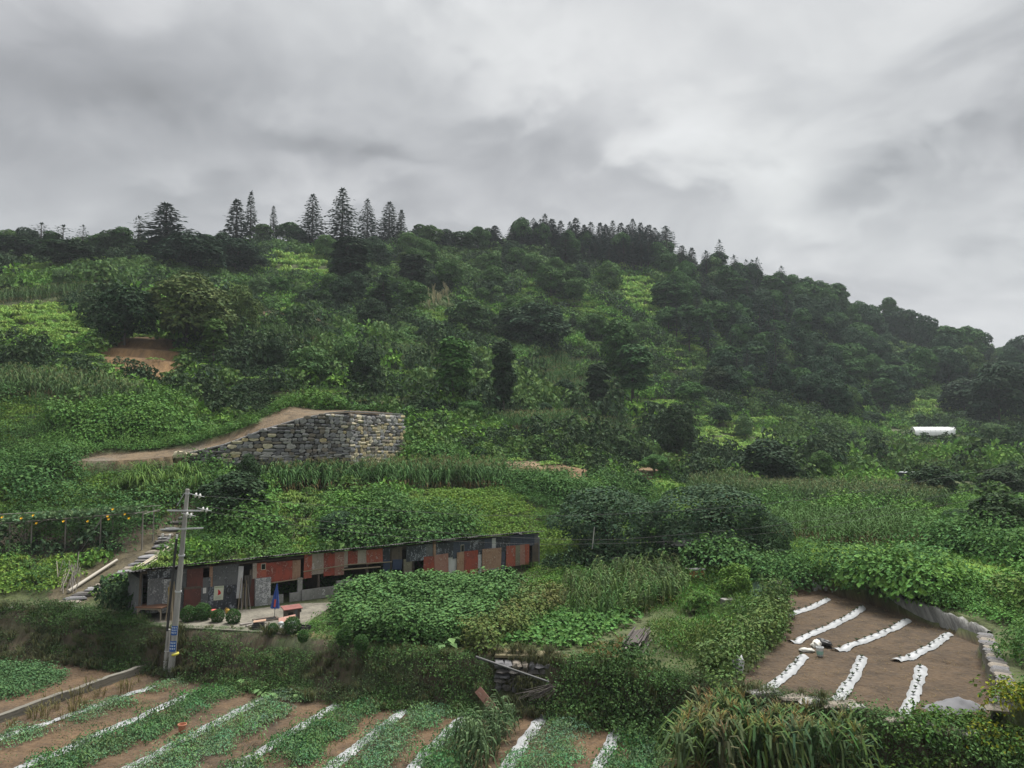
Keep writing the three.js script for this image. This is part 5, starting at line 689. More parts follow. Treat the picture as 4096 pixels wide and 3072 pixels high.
// the small covered pit and boards
{ const t = thing('yard_pit', 'small dark pit edged with planks in the yard', 'pit', LT(266, 620.5), 0.6); const h = part(t, 'pit_shade', new THREE.BoxGeometry(1.0, 0.02, 0.5), std([0.012, 0.012, 0.01], 1)); h.position.y = 0.055; for (const [x, z, w, r] of [[0, 0.3, 1.3, 0], [0, -0.3, 1.2, 0.04], [-0.58, 0, 0.7, 1.57], [0.6, 0, 0.7, 1.5]]) { const p = part(t, 'plank', new THREE.BoxGeometry(w, 0.06, 0.12), bm('wood')); p.position.set(x, 0.06, z); p.rotation.y = r; } }  // flat black slab above the ground, painted as the shade inside the pit
for (const [i, [a, b]] of [[[246, 628], [262, 623.5]], [[249, 629.5], [266, 624]], [[240, 626.5], [252, 624.5]]].entries()) stick('yard_plank', LT(...a).setY(TER + 0.08), LT(...b).setY(TER + 0.08), 0.06, greyWood, ['longest grey pole lying beside the yard pit', 'grey pole lying nearest the bank beside the yard pit', 'short grey pole lying left of the yard pit'][i], 'pole');
// clipped shrubs
{ const L = new Leaves(612); L.lobe([0, 0.36, 0], [0.34, 0.36, 0.34], 2000, 0.085, [0.045, 0.1, 0.028], { lo: -0.9, thick: 0.25, rough: 0.9, aspect: 0.4 }); const g = L.geo(), T = new Leaves(3); T.tube([[0, -0.05, 0], [0, 0.4, 0]], [0.03, 0.02], 5, [0.06, 0.05, 0.04]); const tg = T.geo();
  [[188, 622, 1.1, 'clipped round shrub nearest the utility pole'], [217.5, 622.5, 0.9, 'small clipped shrub in front of the pink stool'], [233, 624, 1.0, 'clipped shrub right of the small one at the yard edge'], [292, 634, 1.1, 'clipped shrub in front of the yard clutter'], [273, 634, 0.7, 'small dark clipped shrub beside the white crate'], [344, 645, 1.0, 'clipped grey-green shrub at the foot of the beans'], [361, 650, 0.9, 'second clipped shrub at the foot of the beans'], [303, 642, 0.7, 'little shrub below the right black crate']].forEach(([x, y, s, l]) => { if (!s) return; const t = thing('clipped_shrub', l, 'shrub', LT(x, y), x); part(t, 'stem', tg, woodMat); part(t, 'foliage', g, leafMat); t.scale.set(s, s * 1.05, s); });
  const t = thing('clipped_shrub', 'largest clipped round shrub, in front of the red-brown door', 'shrub', LT(202, 620.5), 1); part(t, 'stem', tg, woodMat); part(t, 'foliage', g, leafMat); t.scale.setScalar(1.25); }
// ---------------------------------------------------------------- yard slab
{ const sh = new THREE.Shape(yardPoly.map(([x, z]) => new THREE.Vector2(x, -z))); const g = new THREE.ExtrudeGeometry(sh, { depth: 0.06, bevelEnabled: false }); g.rotateX(-Math.PI / 2).translate(0, TER - 0.02, 0); const u = g.attributes.uv; for (let i = 0; i < u.count; i++) u.setXY(i, u.getX(i) / 6, u.getY(i) / 6); struct('concrete_yard', g, std([0.2, 0.185, 0.15], 0.95, { map: soilTex, bumpMap: soilBump, bumpScale: 0.02 }), 'worn concrete yard in front of the shed');
  const kerb = []; const pts = [[0, 611], [62, 609], [94, 616], [119, 621]].map(([a, b]) => LT(a, b)); for (let i = 1; i < pts.length; i++) { const a = pts[i - 1], b = pts[i], m = new THREE.BoxGeometry(a.distanceTo(b) + 0.1, 0.12, 0.7); m.rotateY(-Math.atan2(b.z - a.z, b.x - a.x)).translate((a.x + b.x) / 2, TER + 0.02, (a.z + b.z) / 2 - 0.5); kerb.push(m); } struct('footpath', mergeGeometries(kerb), std([0.18, 0.17, 0.14], 0.95, { map: soilTex }), 'narrow concrete path along the top of the left bank'); }
// ---------------------------------------------------------------- utility pole
{
  const base = L0(170.5, 677), D = -base.z, top = at(187.5, 489.5, D), t = thing('utility_pole', 'leaning concrete utility pole with two crossarms and insulators', 'utility pole', base), ax = top.clone().sub(base), len = ax.length(); t.quaternion.setFromUnitVectors(V(0, 1, 0), ax.clone().normalize());
  const conc = std([0.36, 0.35, 0.33], 0.9, { map: stainTex }), steel = std([0.45, 0.46, 0.47], 0.5, { metalness: 0.3 }), porc = std([0.6, 0.6, 0.58], 0.25);
  const sh = part(t, 'shaft', new THREE.CylinderGeometry(0.095, 0.175, len + 0.6, 24), conc); sh.position.y = len / 2 - 0.3; part(t, 'cap', new THREE.CylinderGeometry(0.08, 0.097, 0.03, 24), conc).position.y = len + 0.014;
  const hAt = (py) => len * (677 - py) / (677 - 489.5);
  const arm = (y, w, x, tilt) => { for (const s of [-1, 1]) { const a = part(t, 'crossarm', new THREE.BoxGeometry(w, 0.06, 0.06), steel); a.position.set(x, y + s * 0.02, s * 0.15); a.rotation.set(0, 0.35, tilt); } const b = part(t, 'band', new THREE.CylinderGeometry(0.14, 0.14, 0.06, 20), steel); b.position.y = y; return y; };
  arm(hAt(511), 1.6, 0.0, 0.02); arm(hAt(529.5), 1.9, -0.1, 0.06); for (const py of [556, 592]) { const b = part(t, 'band', new THREE.CylinderGeometry(0.16, 0.165, 0.07, 20), steel); b.position.y = hAt(py); } const b0 = part(t, 'band', new THREE.CylinderGeometry(0.115, 0.115, 0.08, 20), steel); b0.position.y = hAt(493.5);
  const disc = new THREE.LatheGeometry([[0.001, -0.05], [0.03, -0.05], [0.03, -0.02], [0.12, -0.03], [0.125, 0], [0.04, 0.04], [0.03, 0.06], [0.001, 0.06]].map(([x, y]) => new THREE.Vector2(x, y)), 16);
  const string = (x, y, z) => { for (let k = 0; k < 2; k++) { const m = part(t, 'insulator', disc, porc); m.position.set(x + k * 0.2, y - k * 0.03, z); m.rotation.z = -Math.PI / 2 - 0.15; } const r = part(t, 'insulator_rod', new THREE.CylinderGeometry(0.014, 0.014, 0.75, 6), steel); r.position.set(x + 0.06, y, z); r.rotation.z = Math.PI / 2 - 0.15; };
  string(0.5, hAt(494.5), 0.1); string(0.95, hAt(508), 0.2); string(0.22, hAt(514), 0.3);
  for (let k = 0; k < 3; k++) { const m = part(t, 'spool_insulator', new THREE.LatheGeometry([[0.001, 0], [0.06, 0], [0.06, 0.03], [0.035, 0.06], [0.06, 0.09], [0.06, 0.12], [0.035, 0.15], [0.06, 0.18], [0.06, 0.2], [0.001, 0.2]].map(([x, y]) => new THREE.Vector2(x, y)), 14), porc); m.position.set(-0.95 + k * 0.36, hAt(538) - 0.05, 0.2); }
  const link = part(t, 'hanger', new THREE.CylinderGeometry(0.015, 0.015, 0.75, 6), steel); link.position.set(-0.28, hAt(500), 0.05); link.rotation.z = -0.45;
  const plate = (py, h, rows) => { const y = hAt(py), r = 0.178 - 0.08 * y / len, m = canvasMat(128, 128, (g, w, hh) => { g.fillStyle = '#1d4c8f'; g.fillRect(0, 0, w, hh); g.fillStyle = '#d5dbe2'; for (let i = 0; i < rows; i++) { const yy = 16 + i * (hh - 24) / rows; for (let q = 0; q < 4; q++) { g.fillRect(14 + q * 26, yy, 18, 5); g.fillRect(21 + q * 26, yy, 4, 20); g.fillRect(14 + q * 26, yy + 11, 18, 4); } } }); const p = part(t, 'blue_plate', new THREE.CylinderGeometry(r, r + 0.004, h, 20, 1, true, -1.3, 2.6), m); m.side = THREE.DoubleSide; p.position.y = y; };
  plate(630.5, 0.46, 3); plate(646, 0.52, 3);
  const cable = part(t, 'cable_duct', new THREE.CylinderGeometry(0.06, 0.06, hAt(534) - hAt(632), 10), std([0.02, 0.02, 0.022], 0.6)); cable.position.set(-0.34, (hAt(534) + hAt(632)) / 2, 0.02); cable.rotation.z = -0.012;
  const stub = thing('short_post', 'short concrete post tied beside the foot of the utility pole', 'post', L0(165, 675.5)); const sp = part(stub, 'shaft', new THREE.CylinderGeometry(0.09, 0.12, 2.35, 10), conc); sp.position.y = 1.1; stub.rotation.z = -0.05; for (const y of [0.7, 1.2]) { const w = part(stub, 'tie_wire', new THREE.TorusGeometry(0.115, 0.012, 5, 16), steel); w.position.y = y; w.rotation.x = Math.PI / 2; }
  const rib = single('yellow_ribbon', new THREE.TorusGeometry(0.16, 0.035, 6, 18), std([0.55, 0.5, 0.08], 0.8), 'yellow ribbon tied round the lower utility pole', 'ribbon'); rib.position.copy(at(175, 654, D)); rib.rotation.set(Math.PI / 2, 0.15, 0); rib.scale.set(1.02, 1.02, 1.8);
  // wires to the right
  const wires = [[[204, 496], [275, 501.6], [400, 511], [525, 516], [674, 511], [800, 500], [1060, 458]], [[210, 507], [266, 514.6], [400, 529], [525, 538], [612, 539.5], [687, 534], [800, 522], [1060, 472]], [[204, 511], [266, 521], [400, 537], [525, 544], [674, 541], [800, 529], [1060, 484]]];
  wires.forEach((w, i) => { const c = new THREE.CatmullRomCurve3(w.map(([x, y]) => at(x, y, lerp(D - 0.1, 62, (x - 204) / 856)))); single('power_line', new THREE.TubeGeometry(c, 60, 0.011, 5), std([0.02, 0.02, 0.02], 0.7), ['uppermost of the power lines crossing the garden', 'middle one of the three power lines', 'lowest of the three power lines'][i], 'power line'); });
}
// ---------------------------------------------------------------- stones
const stoneGeos = [], sr = rng(6060);
for (let k = 0; k < 10; k++) { const g = new THREE.BoxGeometry(1, 1, 1, 2, 2, 1), p = g.attributes.position, J = new Map(); for (let i = 0; i < p.count; i++) { const key = [p.getX(i), p.getY(i), p.getZ(i)].map((v) => v.toFixed(2)).join(); if (!J.has(key)) { const x = p.getX(i), y = p.getY(i), mid = (Math.abs(x) < 0.1 ? 1 : 0) + (Math.abs(y) < 0.1 ? 1 : 0); J.set(key, [(sr() - 0.5) * 0.2 - x * (mid === 0 ? 0.18 : 0), (sr() - 0.5) * 0.2 - y * (mid === 0 ? 0.18 : 0), (sr() - 0.5) * 0.22 + (p.getZ(i) > 0 ? 0.12 * mid : 0)]); } const j = J.get(key); p.setXYZ(i, p.getX(i) + j[0], p.getY(i) + j[1], p.getZ(i) + j[2]); } const n = g.toNonIndexed(); n.computeVertexNormals(); stoneGeos.push(n); }
const stoneMats = [[0.16, 0.165, 0.18], [0.1, 0.102, 0.112], [0.2, 0.203, 0.21], [0.075, 0.072, 0.07], [0.26, 0.262, 0.26], [0.34, 0.29, 0.18], [0.38, 0.35, 0.26], [0.15, 0.135, 0.115]].map((c) => std([c[0] * 1.75, c[1] * 1.68, c[2] * 1.6], 0.95, { map: stainTex, bumpMap: soilBump, bumpScale: 0.02 }));
// stones on a face: origin, direction along, height profile; returns list of {m, w, mat, size}
function layStones(list, o, e, len, bottom, top, opts) {
  const { ch = [0.18, 0.36], cw = [0.3, 0.85], depth = 0.35, ochre = () => 0.1, nrm, lean = 0 } = opts, q = new THREE.Quaternion().setFromAxisAngle(V(0, 1, 0), Math.atan2(nrm.x, nrm.z)), lo = Math.min(...[0, 0.25, 0.5, 0.75, 1].map((t) => bottom(t * len)));
  let y = lo; while (y < 30) {
    const h = ch[0] + sr() * (ch[1] - ch[0]); let any = false;
    for (let s = -0.1 + sr() * 0.2; s < len;) { const big = opts.big ? opts.big(s, y) : 1, w = (cw[0] + sr() * (cw[1] - cw[0])) * big, c = s + w / 2; if (c < len + 0.1 && y + h * 0.4 > bottom(clamp(c, 0, len)) && y + h * 0.72 < top(clamp(c, 0, len))) { any = true; const hh = h * (0.8 + sr() * 0.5), wob = (fbm(c * 0.5, y * 0.3, 2, 55) - 0.5) * 0.5, m = new THREE.Matrix4().compose(V(o.x + e.x * c, y + h / 2 + wob, o.z + e.z * c).addScaledVector(nrm, 0.02 - lean * (y - lo) + (sr() - 0.5) * 0.07), q, V(w * 0.97, hh * 0.97, depth)); const oc = sr() < ochre(c, y) ? (sr() < 0.5 ? 5 : 6) : Math.floor(sr() * 5.99) % 6 === 5 ? 7 : Math.floor(sr() * 5); list.push({ m, geo: Math.floor(sr() * 10), mat: oc, size: w * hh }); } s += w; }
    y += h; if (!any && y > lo + 1) break;
  }
}
function buildStones(parent, list, keep = 300) { list.sort((a, b) => b.size - a.size); const inv = parent.matrixWorld.clone().invert(), rest = []; list.forEach((k, i) => { const m4 = inv.clone().multiply(k.m); if (i < keep) { const s = part(parent, 'stone', stoneGeos[k.geo], stoneMats[k.mat]); m4.decompose(s.position, s.quaternion, s.scale); } else rest.push({ ...k, m4 }); }); if (rest.length) { const gs = rest.map((k) => { const g = stoneGeos[k.geo].clone().applyMatrix4(k.m4), c = stoneMats[k.mat].color, n = g.attributes.position.count, col = new Float32Array(n * 3); for (let i = 0; i < n; i++) col.set([c.r, c.g, c.b], i * 3); g.setAttribute('color', new THREE.BufferAttribute(col, 3)); return g; }); const m = part(parent, 'small_stones', mergeGeometries(gs), new THREE.MeshStandardMaterial({ vertexColors: true, map: stainTex, roughness: 0.95 })); m.userData.kind = 'stuff'; } }
{
  const t = thing('retaining_wall', 'long dry stone retaining wall holding up the dirt road', 'stone wall', V(WA.x, 9, WA.z)); t.updateMatrixWorld(true);
  const e1 = V(WB.x - WA.x, 0, WB.z - WA.z), l1 = e1.length(); e1.normalize(); const n1 = V(-e1.z, 0, e1.x); if (n1.z < 0) n1.negate(); const e2 = V(WC.x - WB.x, 0, WC.z - WB.z), l2 = e2.length(); e2.normalize(); const n2 = V(-e2.z, 0, e2.x); if (n2.x < 0) n2.negate();
  const topAt = (s) => roadH(WA.x + e1.x * s, WA.z + e1.z * s) + 0.08, list = [];
  layStones(list, WA, e1, l1, (s) => terrainH(WA.x + e1.x * s + n1.x * 0.6, WA.z + e1.z * s + n1.z * 0.6) - 0.4, topAt, { nrm: n1, ch: [0.2, 0.4], cw: [0.32, 0.85], big: (s, y) => (s < 8 || y < 10 ? 1.35 : 0.85), ochre: (s, y) => (s < 8 ? 0.16 : 0.05) });
  layStones(list, WB, e2, l2, (s) => terrainH(WB.x + e2.x * s + n2.x * 0.6, WB.z + e2.z * s + n2.z * 0.6) - 0.4, () => WTOP + 0.1, { nrm: n2, ch: [0.26, 0.46], cw: [0.45, 1.0], ochre: (s, y) => 0.34 });
  buildStones(t, list); console.log('wall stones', list.length);
  const core = (a, e, l, n, f, g0) => { const pos = [], idx = [], N = 24; for (let i = 0; i <= N; i++) { const s = l * i / N, x = a.x + e.x * s - n.x * 0.1, z = a.z + e.z * s - n.z * 0.1, yb = g0(s), yt = f(s); for (const [y, k] of [[yb, 0], [yt, 0], [yt, 0.55], [yb, 0.55]]) pos.push(x - n.x * k - t.position.x, y - t.position.y, z - n.z * k - t.position.z); } for (let i = 0; i < N; i++) for (let k = 0; k < 4; k++) { const A = i * 4 + k, B = i * 4 + (k + 1) % 4; idx.push(A, B, A + 4, B, B + 4, A + 4); } const g = new THREE.BufferGeometry(); g.setAttribute('position', new THREE.Float32BufferAttribute(pos, 3)); g.setIndex(idx); g.computeVertexNormals(); return g; };
  part(t, 'rubble_core', core(WA, e1, l1, n1, (s) => topAt(s) - 0.04, (s) => 8), std([0.045, 0.045, 0.048], 1, { side: THREE.DoubleSide })); part(t, 'rubble_core', core(WB, e2, l2, n2, () => WTOP, () => 8), std([0.05, 0.05, 0.05], 1, { side: THREE.DoubleSide }));
  const cope = (a, e, l, n, f) => { const gs = []; const N = Math.round(l / 0.9); for (let i = 0; i < N; i++) { const s0 = l * i / N, s1 = l * (i + 1) / N, y0 = f(s0), y1 = f(s1), g = new THREE.BoxGeometry((s1 - s0) * 1.01, 0.1, 0.62), m = new THREE.Matrix4().makeBasis(V(e.x, (y1 - y0) / (s1 - s0), e.z).normalize(), V(0, 1, 0), n).setPosition(a.x + e.x * (s0 + s1) / 2 - n.x * 0.2 - t.position.x, (y0 + y1) / 2 + 0.05 - t.position.y, a.z + e.z * (s0 + s1) / 2 - n.z * 0.2 - t.position.z); g.applyMatrix4(m); const p = part(t, 'coping', g, std([0.3, 0.3, 0.3], 0.95, { map: stainTex })); } };
  cope(WA, e1, l1, n1, topAt); cope(WB, e2, l2, n2, () => WTOP + 0.1);
  // the loose end of the wall and the small wall behind
  const rub = rng(33); for (let i = 0; i < 16; i++) { const px = 178 + rub() * 26, py = 452 + rub() * 14, p = at(px, py, 65.2 + rub() * 1.2), s = single('loose_boulder', stoneGeos[i % 10], stoneMats[i % 3 ? 6 : 4], 'pale boulder tumbled at the low end of the retaining wall', 'boulder', 'boulders at the wall end'); p.y = Math.max(terrainH(p.x, p.z) + 0.1, Math.min(p.y, terrainH(p.x, p.z) + 0.35)); s.position.copy(p); s.scale.set(0.5 + rub() * 0.5, 0.3 + rub() * 0.3, 0.5); s.rotation.set(rub(), rub() * 6, rub()); }
  const A = at(303, 408, 83), B = at(374, 410, 86); A.y = terrainH(A.x, A.z); B.y = terrainH(B.x, B.z); { const t2 = thing('rear_wall', 'small dry stone wall behind the platform of the dirt road', 'stone wall', A.clone()); t2.updateMatrixWorld(true); const e = V(B.x - A.x, 0, B.z - A.z), l = e.length(); e.normalize(); const n = V(-e.z, 0, e.x); if (n.z < 0) n.negate(); const li = []; layStones(li, A, e, l, (s) => terrainH(A.x + e.x * s, A.z + e.z * s) - 0.2, (s) => terrainH(A.x + e.x * s, A.z + e.z * s) + 0.95, { nrm: n, ch: [0.2, 0.32], cw: [0.3, 0.6], depth: 0.5, ochre: () => 0.03 }); buildStones(t2, li); }
  // the stone pier under the slab in the bank
  const C0 = V(LT(495, 655).x, 0, -(bankFoot(0) + 1.25)), t3 = thing('stone_revetment', 'dark rubble revetment under the concrete slab in the bank', 'stone wall', C0.clone()); t3.updateMatrixWorld(true); const li = []; layStones(li, C0, V(1, 0, -0.02).normalize(), 2.9, () => 0.75, () => TER - 0.1, { nrm: V(0.05, 0, 1).normalize(), ch: [0.14, 0.3], cw: [0.2, 0.6], depth: 0.9, ochre: () => 0.0, lean: 0.1 }); li.forEach((k) => { k.mat = [1, 3, 3, 7, 1][Math.floor(sr() * 5)]; }); buildStones(t3, li); const pier = part(t3, 'rubble_core', new THREE.BoxGeometry(3.2, TER - 0.1, 1.0), dirtMat); pier.position.set(1.55, TER / 2 - 0.05, -0.62);
  const sl = single('concrete_slab', new RoundedBoxGeometry(3.0, 0.13, 0.8, 2, 0.03), std([0.22, 0.19, 0.11], 0.95, { map: soilTex }), 'pale concrete slab capping the stone revetment', 'slab'); sl.position.set(C0.x + 1.5, TER + 0.03, C0.z - 0.4); sl.rotation.y = -0.03;
  const fs = thing('fallen_board', 'rusty red board leaning at the foot of the revetment', 'board', L0(497, 712)); const b = part(fs, 'board', new THREE.BoxGeometry(0.34, 1.35, 0.03), bm('pink')); b.position.y = 0.55; fs.position.copy(V(at(497, 685, 33.4).x, 0.35, -33.3)); fs.rotation.z = 0.75; b.rotation.x = -0.25;
  stick('drain_pipe', at(476, 657, 34.9), at(549, 682, 33.6), 0.05, std([0.06, 0.06, 0.06], 0.6), 'grey pipe slanting down across the stone revetment', 'pipe');
}
// ---------------------------------------------------------------- stone steps, poles and pergola on the left slope
{
  const c5 = (x, y) => [x / 8.044, (7200 + y * 4 / 2.011 / 1) / 16]; const K = [[560, 1228], [610, 1195], [680, 1160], [760, 1120], [830, 1092], [900, 1045], [970, 1010], [1030, 985], [1075, 955], [1115, 925], [1165, 898], [1195, 862], [1240, 825], [1290, 778], [1300, 742], [1325, 715], [1340, 690], [1380, 640], [1430, 585], [1500, 545], [1560, 520]];
  const t = thing('stone_steps', 'rough stone steps climbing the slope left of the shed', 'steps', V(0, 0, 0)), r = rng(71);
  K.forEach(([x, y], i) => { const px = x / 2.011 / 4, py = (1800 + y / 2.011) / 4, p = onTerrain(px, py, 44); if (!p) return; const s = part(t, 'step', stoneGeos[i % 10], stoneMats[[7, 1, 3, 0][i % 4]]); s.position.set(p.x, p.y + 0.02, p.z); s.scale.set(0.9 + r() * 0.5, 0.24, 0.55); s.rotation.y = 0.35 + (r() - 0.5) * 0.4; });
  const sl = (x, y) => [x / 2.011 / 4, (1800 + y / 2.011) / 4], ter = (x, y, up = 0.05) => { const p = onTerrain(...sl(x, y), 44); p.y += up; return p; };
  stick('fallen_log', ter(550, 1155, 0.12), ter(940, 915, 0.25), 0.11, std([0.36, 0.33, 0.28], 0.9), 'pale log lying up the slope left of the steps', 'log');
  [[[965, 1060], [1400, 800]], [[990, 1050], [1410, 825]], [[1160, 945], [1420, 790]], [[1200, 950], [1430, 815]]].forEach(([a, b], i) => stick('bamboo_pole', ter(...a, 0.25), ter(...b, 0.45), 0.04, paleWood, ['lowest of the long pale poles lying by the shed roof', 'second long pale pole lying by the shed roof', 'upper short pale pole above the shed roof end', 'lower short pale pole above the shed roof end'][i], 'pole'));
  for (let i = 0; i < 22; i++) { const x = 430 + r() * 200, y = 1010 + r() * 150, p = ter(x, y, 0.03), q = p.clone().add(V((r() - 0.65) * 0.9, 0.7 + r() * 0.9, -0.3 - r() * 0.4)); stick('firewood_stick', p, q, 0.025, r() < 0.35 ? paleWood : greyWood, 'thin stick in the firewood heap left of the steps', 'stick', 'sticks of the firewood heap'); }
  // pergola with squash
  const g = thing('squash_pergola', 'low stick pergola covered with flowering squash vines', 'pergola', V(0, 0, 0)); const D = (px) => lerp(51.5, 54, px / 160);
  const P = (px, py) => at(px, py, D(px)); const rod = (name, a, b, rad) => { const m = part(g, name, stickG, greyWood); m.position.copy(a).add(b).multiplyScalar(0.5); const d = V().subVectors(b, a), l = d.length(); m.quaternion.setFromUnitVectors(V(0, 1, 0), d.normalize()); m.scale.set(rad / 0.026, l, rad / 0.026); };
  rod('rail', P(-30, 526), P(160, 511), 0.035); rod('rail', P(-30, 520).add(V(0, 0.15, -1.6)), P(150, 510).add(V(0, 0.15, -1.6)), 0.03); for (const px of [-15, 10, 32, 66, 101, 143]) { const a = P(px, 523 - px * 0.075), gx = ground(a.x, a.z); rod('post', gx.clone().setY(gx.y - 0.2), a, 0.045); const a2 = a.clone().add(V(0, 0.15, -1.6)), g2 = ground(a2.x, a2.z); rod('post', g2.clone().setY(g2.y - 0.2), a2, 0.045); } for (let i = 0; i < 14; i++) { const px = -25 + i * 13; rod('cross_stick', P(px, 526 - px * 0.078).add(V(0, 0.04, 0.15)), P(px + 3, 526 - px * 0.078).add(V(0, 0.19, -1.9)), 0.02); } { const a = P(102, 518), b = P(81, 548); b.y = terrainH(b.x, b.z); rod('brace', a, b, 0.04); }
  const L = new Leaves(55); for (let i = 0; i < 2600; i++) { const px = -30 + L.r() * 165, k = L.r(), a = P(px, 524 - px * 0.078).add(V(0, 0.1 + 0.15 * k + L.r() * 0.16 - (L.r() < 0.12 ? L.r() * 0.6 : 0), -1.7 * k + 0.1)); if (fbm(px * 0.09, k * 2, 2, 4) < 0.36) continue; const n = L.dir(0.2), tt = L.dir(); const dt = n[0] * tt[0] + n[1] * tt[1] + n[2] * tt[2], v = [tt[0] - dt * n[0], tt[1] - dt * n[1], tt[2] - dt * n[2]], l = Math.hypot(...v); L.leaf(a.x, a.y, a.z, v.map((q) => q / l), n, 0.27, 0.25, L.tint([0.11, 0.18, 0.085])); } part(g, 'vine_leaves', L.geo(), leafMat);
  const fl = new Leaves(66); for (let q = 0; q < 5; q++) { const a = q * 1.257; fl.leaf(0, 0, 0, [Math.cos(a) * 0.8, 0.6, Math.sin(a) * 0.8], [-Math.cos(a) * 0.6, 0.8, -Math.sin(a) * 0.6], 0.13, 0.09, [0.75, 0.45, 0.02]); } const fg = fl.geo(); [[5, 518], [24, 519], [39, 524], [36, 516], [66, 522], [90, 522], [110, 517], [111, 520], [115, 510], [127, 515], [131, 519]].forEach(([x, y]) => { const p = P(x, y); const m = part(g, 'squash_flower', fg, woodMat); m.position.copy(p.add(V(0, 0.05, 0.25))); m.rotation.set(0.9, x, 0); });
}
// ---------------------------------------------------------------- the concrete channel and the pot in the front field
{ const a = L0(-20, 729), b = L0(146, 671), g = new THREE.BoxGeometry(a.distanceTo(b), 0.5, 0.26, 40, 1, 1), p = g.attributes.position; for (let i = 0; i < p.count; i++) p.setY(i, p.getY(i) + (fbm(p.getX(i) * 2, 1, 3, 7) - 0.5) * 0.12); g.computeVertexNormals(); const m = single('channel_wall', g, std([0.2, 0.19, 0.16], 0.95, { map: soilTex }), 'low concrete channel wall dividing the left plot from the vine rows', 'wall'); m.position.copy(a).add(b).multiplyScalar(0.5).setY(0.1); m.rotation.y = -Math.atan2(b.z - a.z, b.x - a.x);
  const t = thing('flower_pot', 'empty terracotta pot standing between the vine rows', 'pot', L0(182, 733)); part(t, 'pot', new THREE.LatheGeometry([[0.001, 0], [0.11, 0], [0.15, 0.3], [0.18, 0.3], [0.18, 0.36], [0.15, 0.36], [0.13, 0.06], [0.001, 0.05]].map(([x, y]) => new THREE.Vector2(x, y)), 20), std([0.4, 0.17, 0.1], 0.85)); }
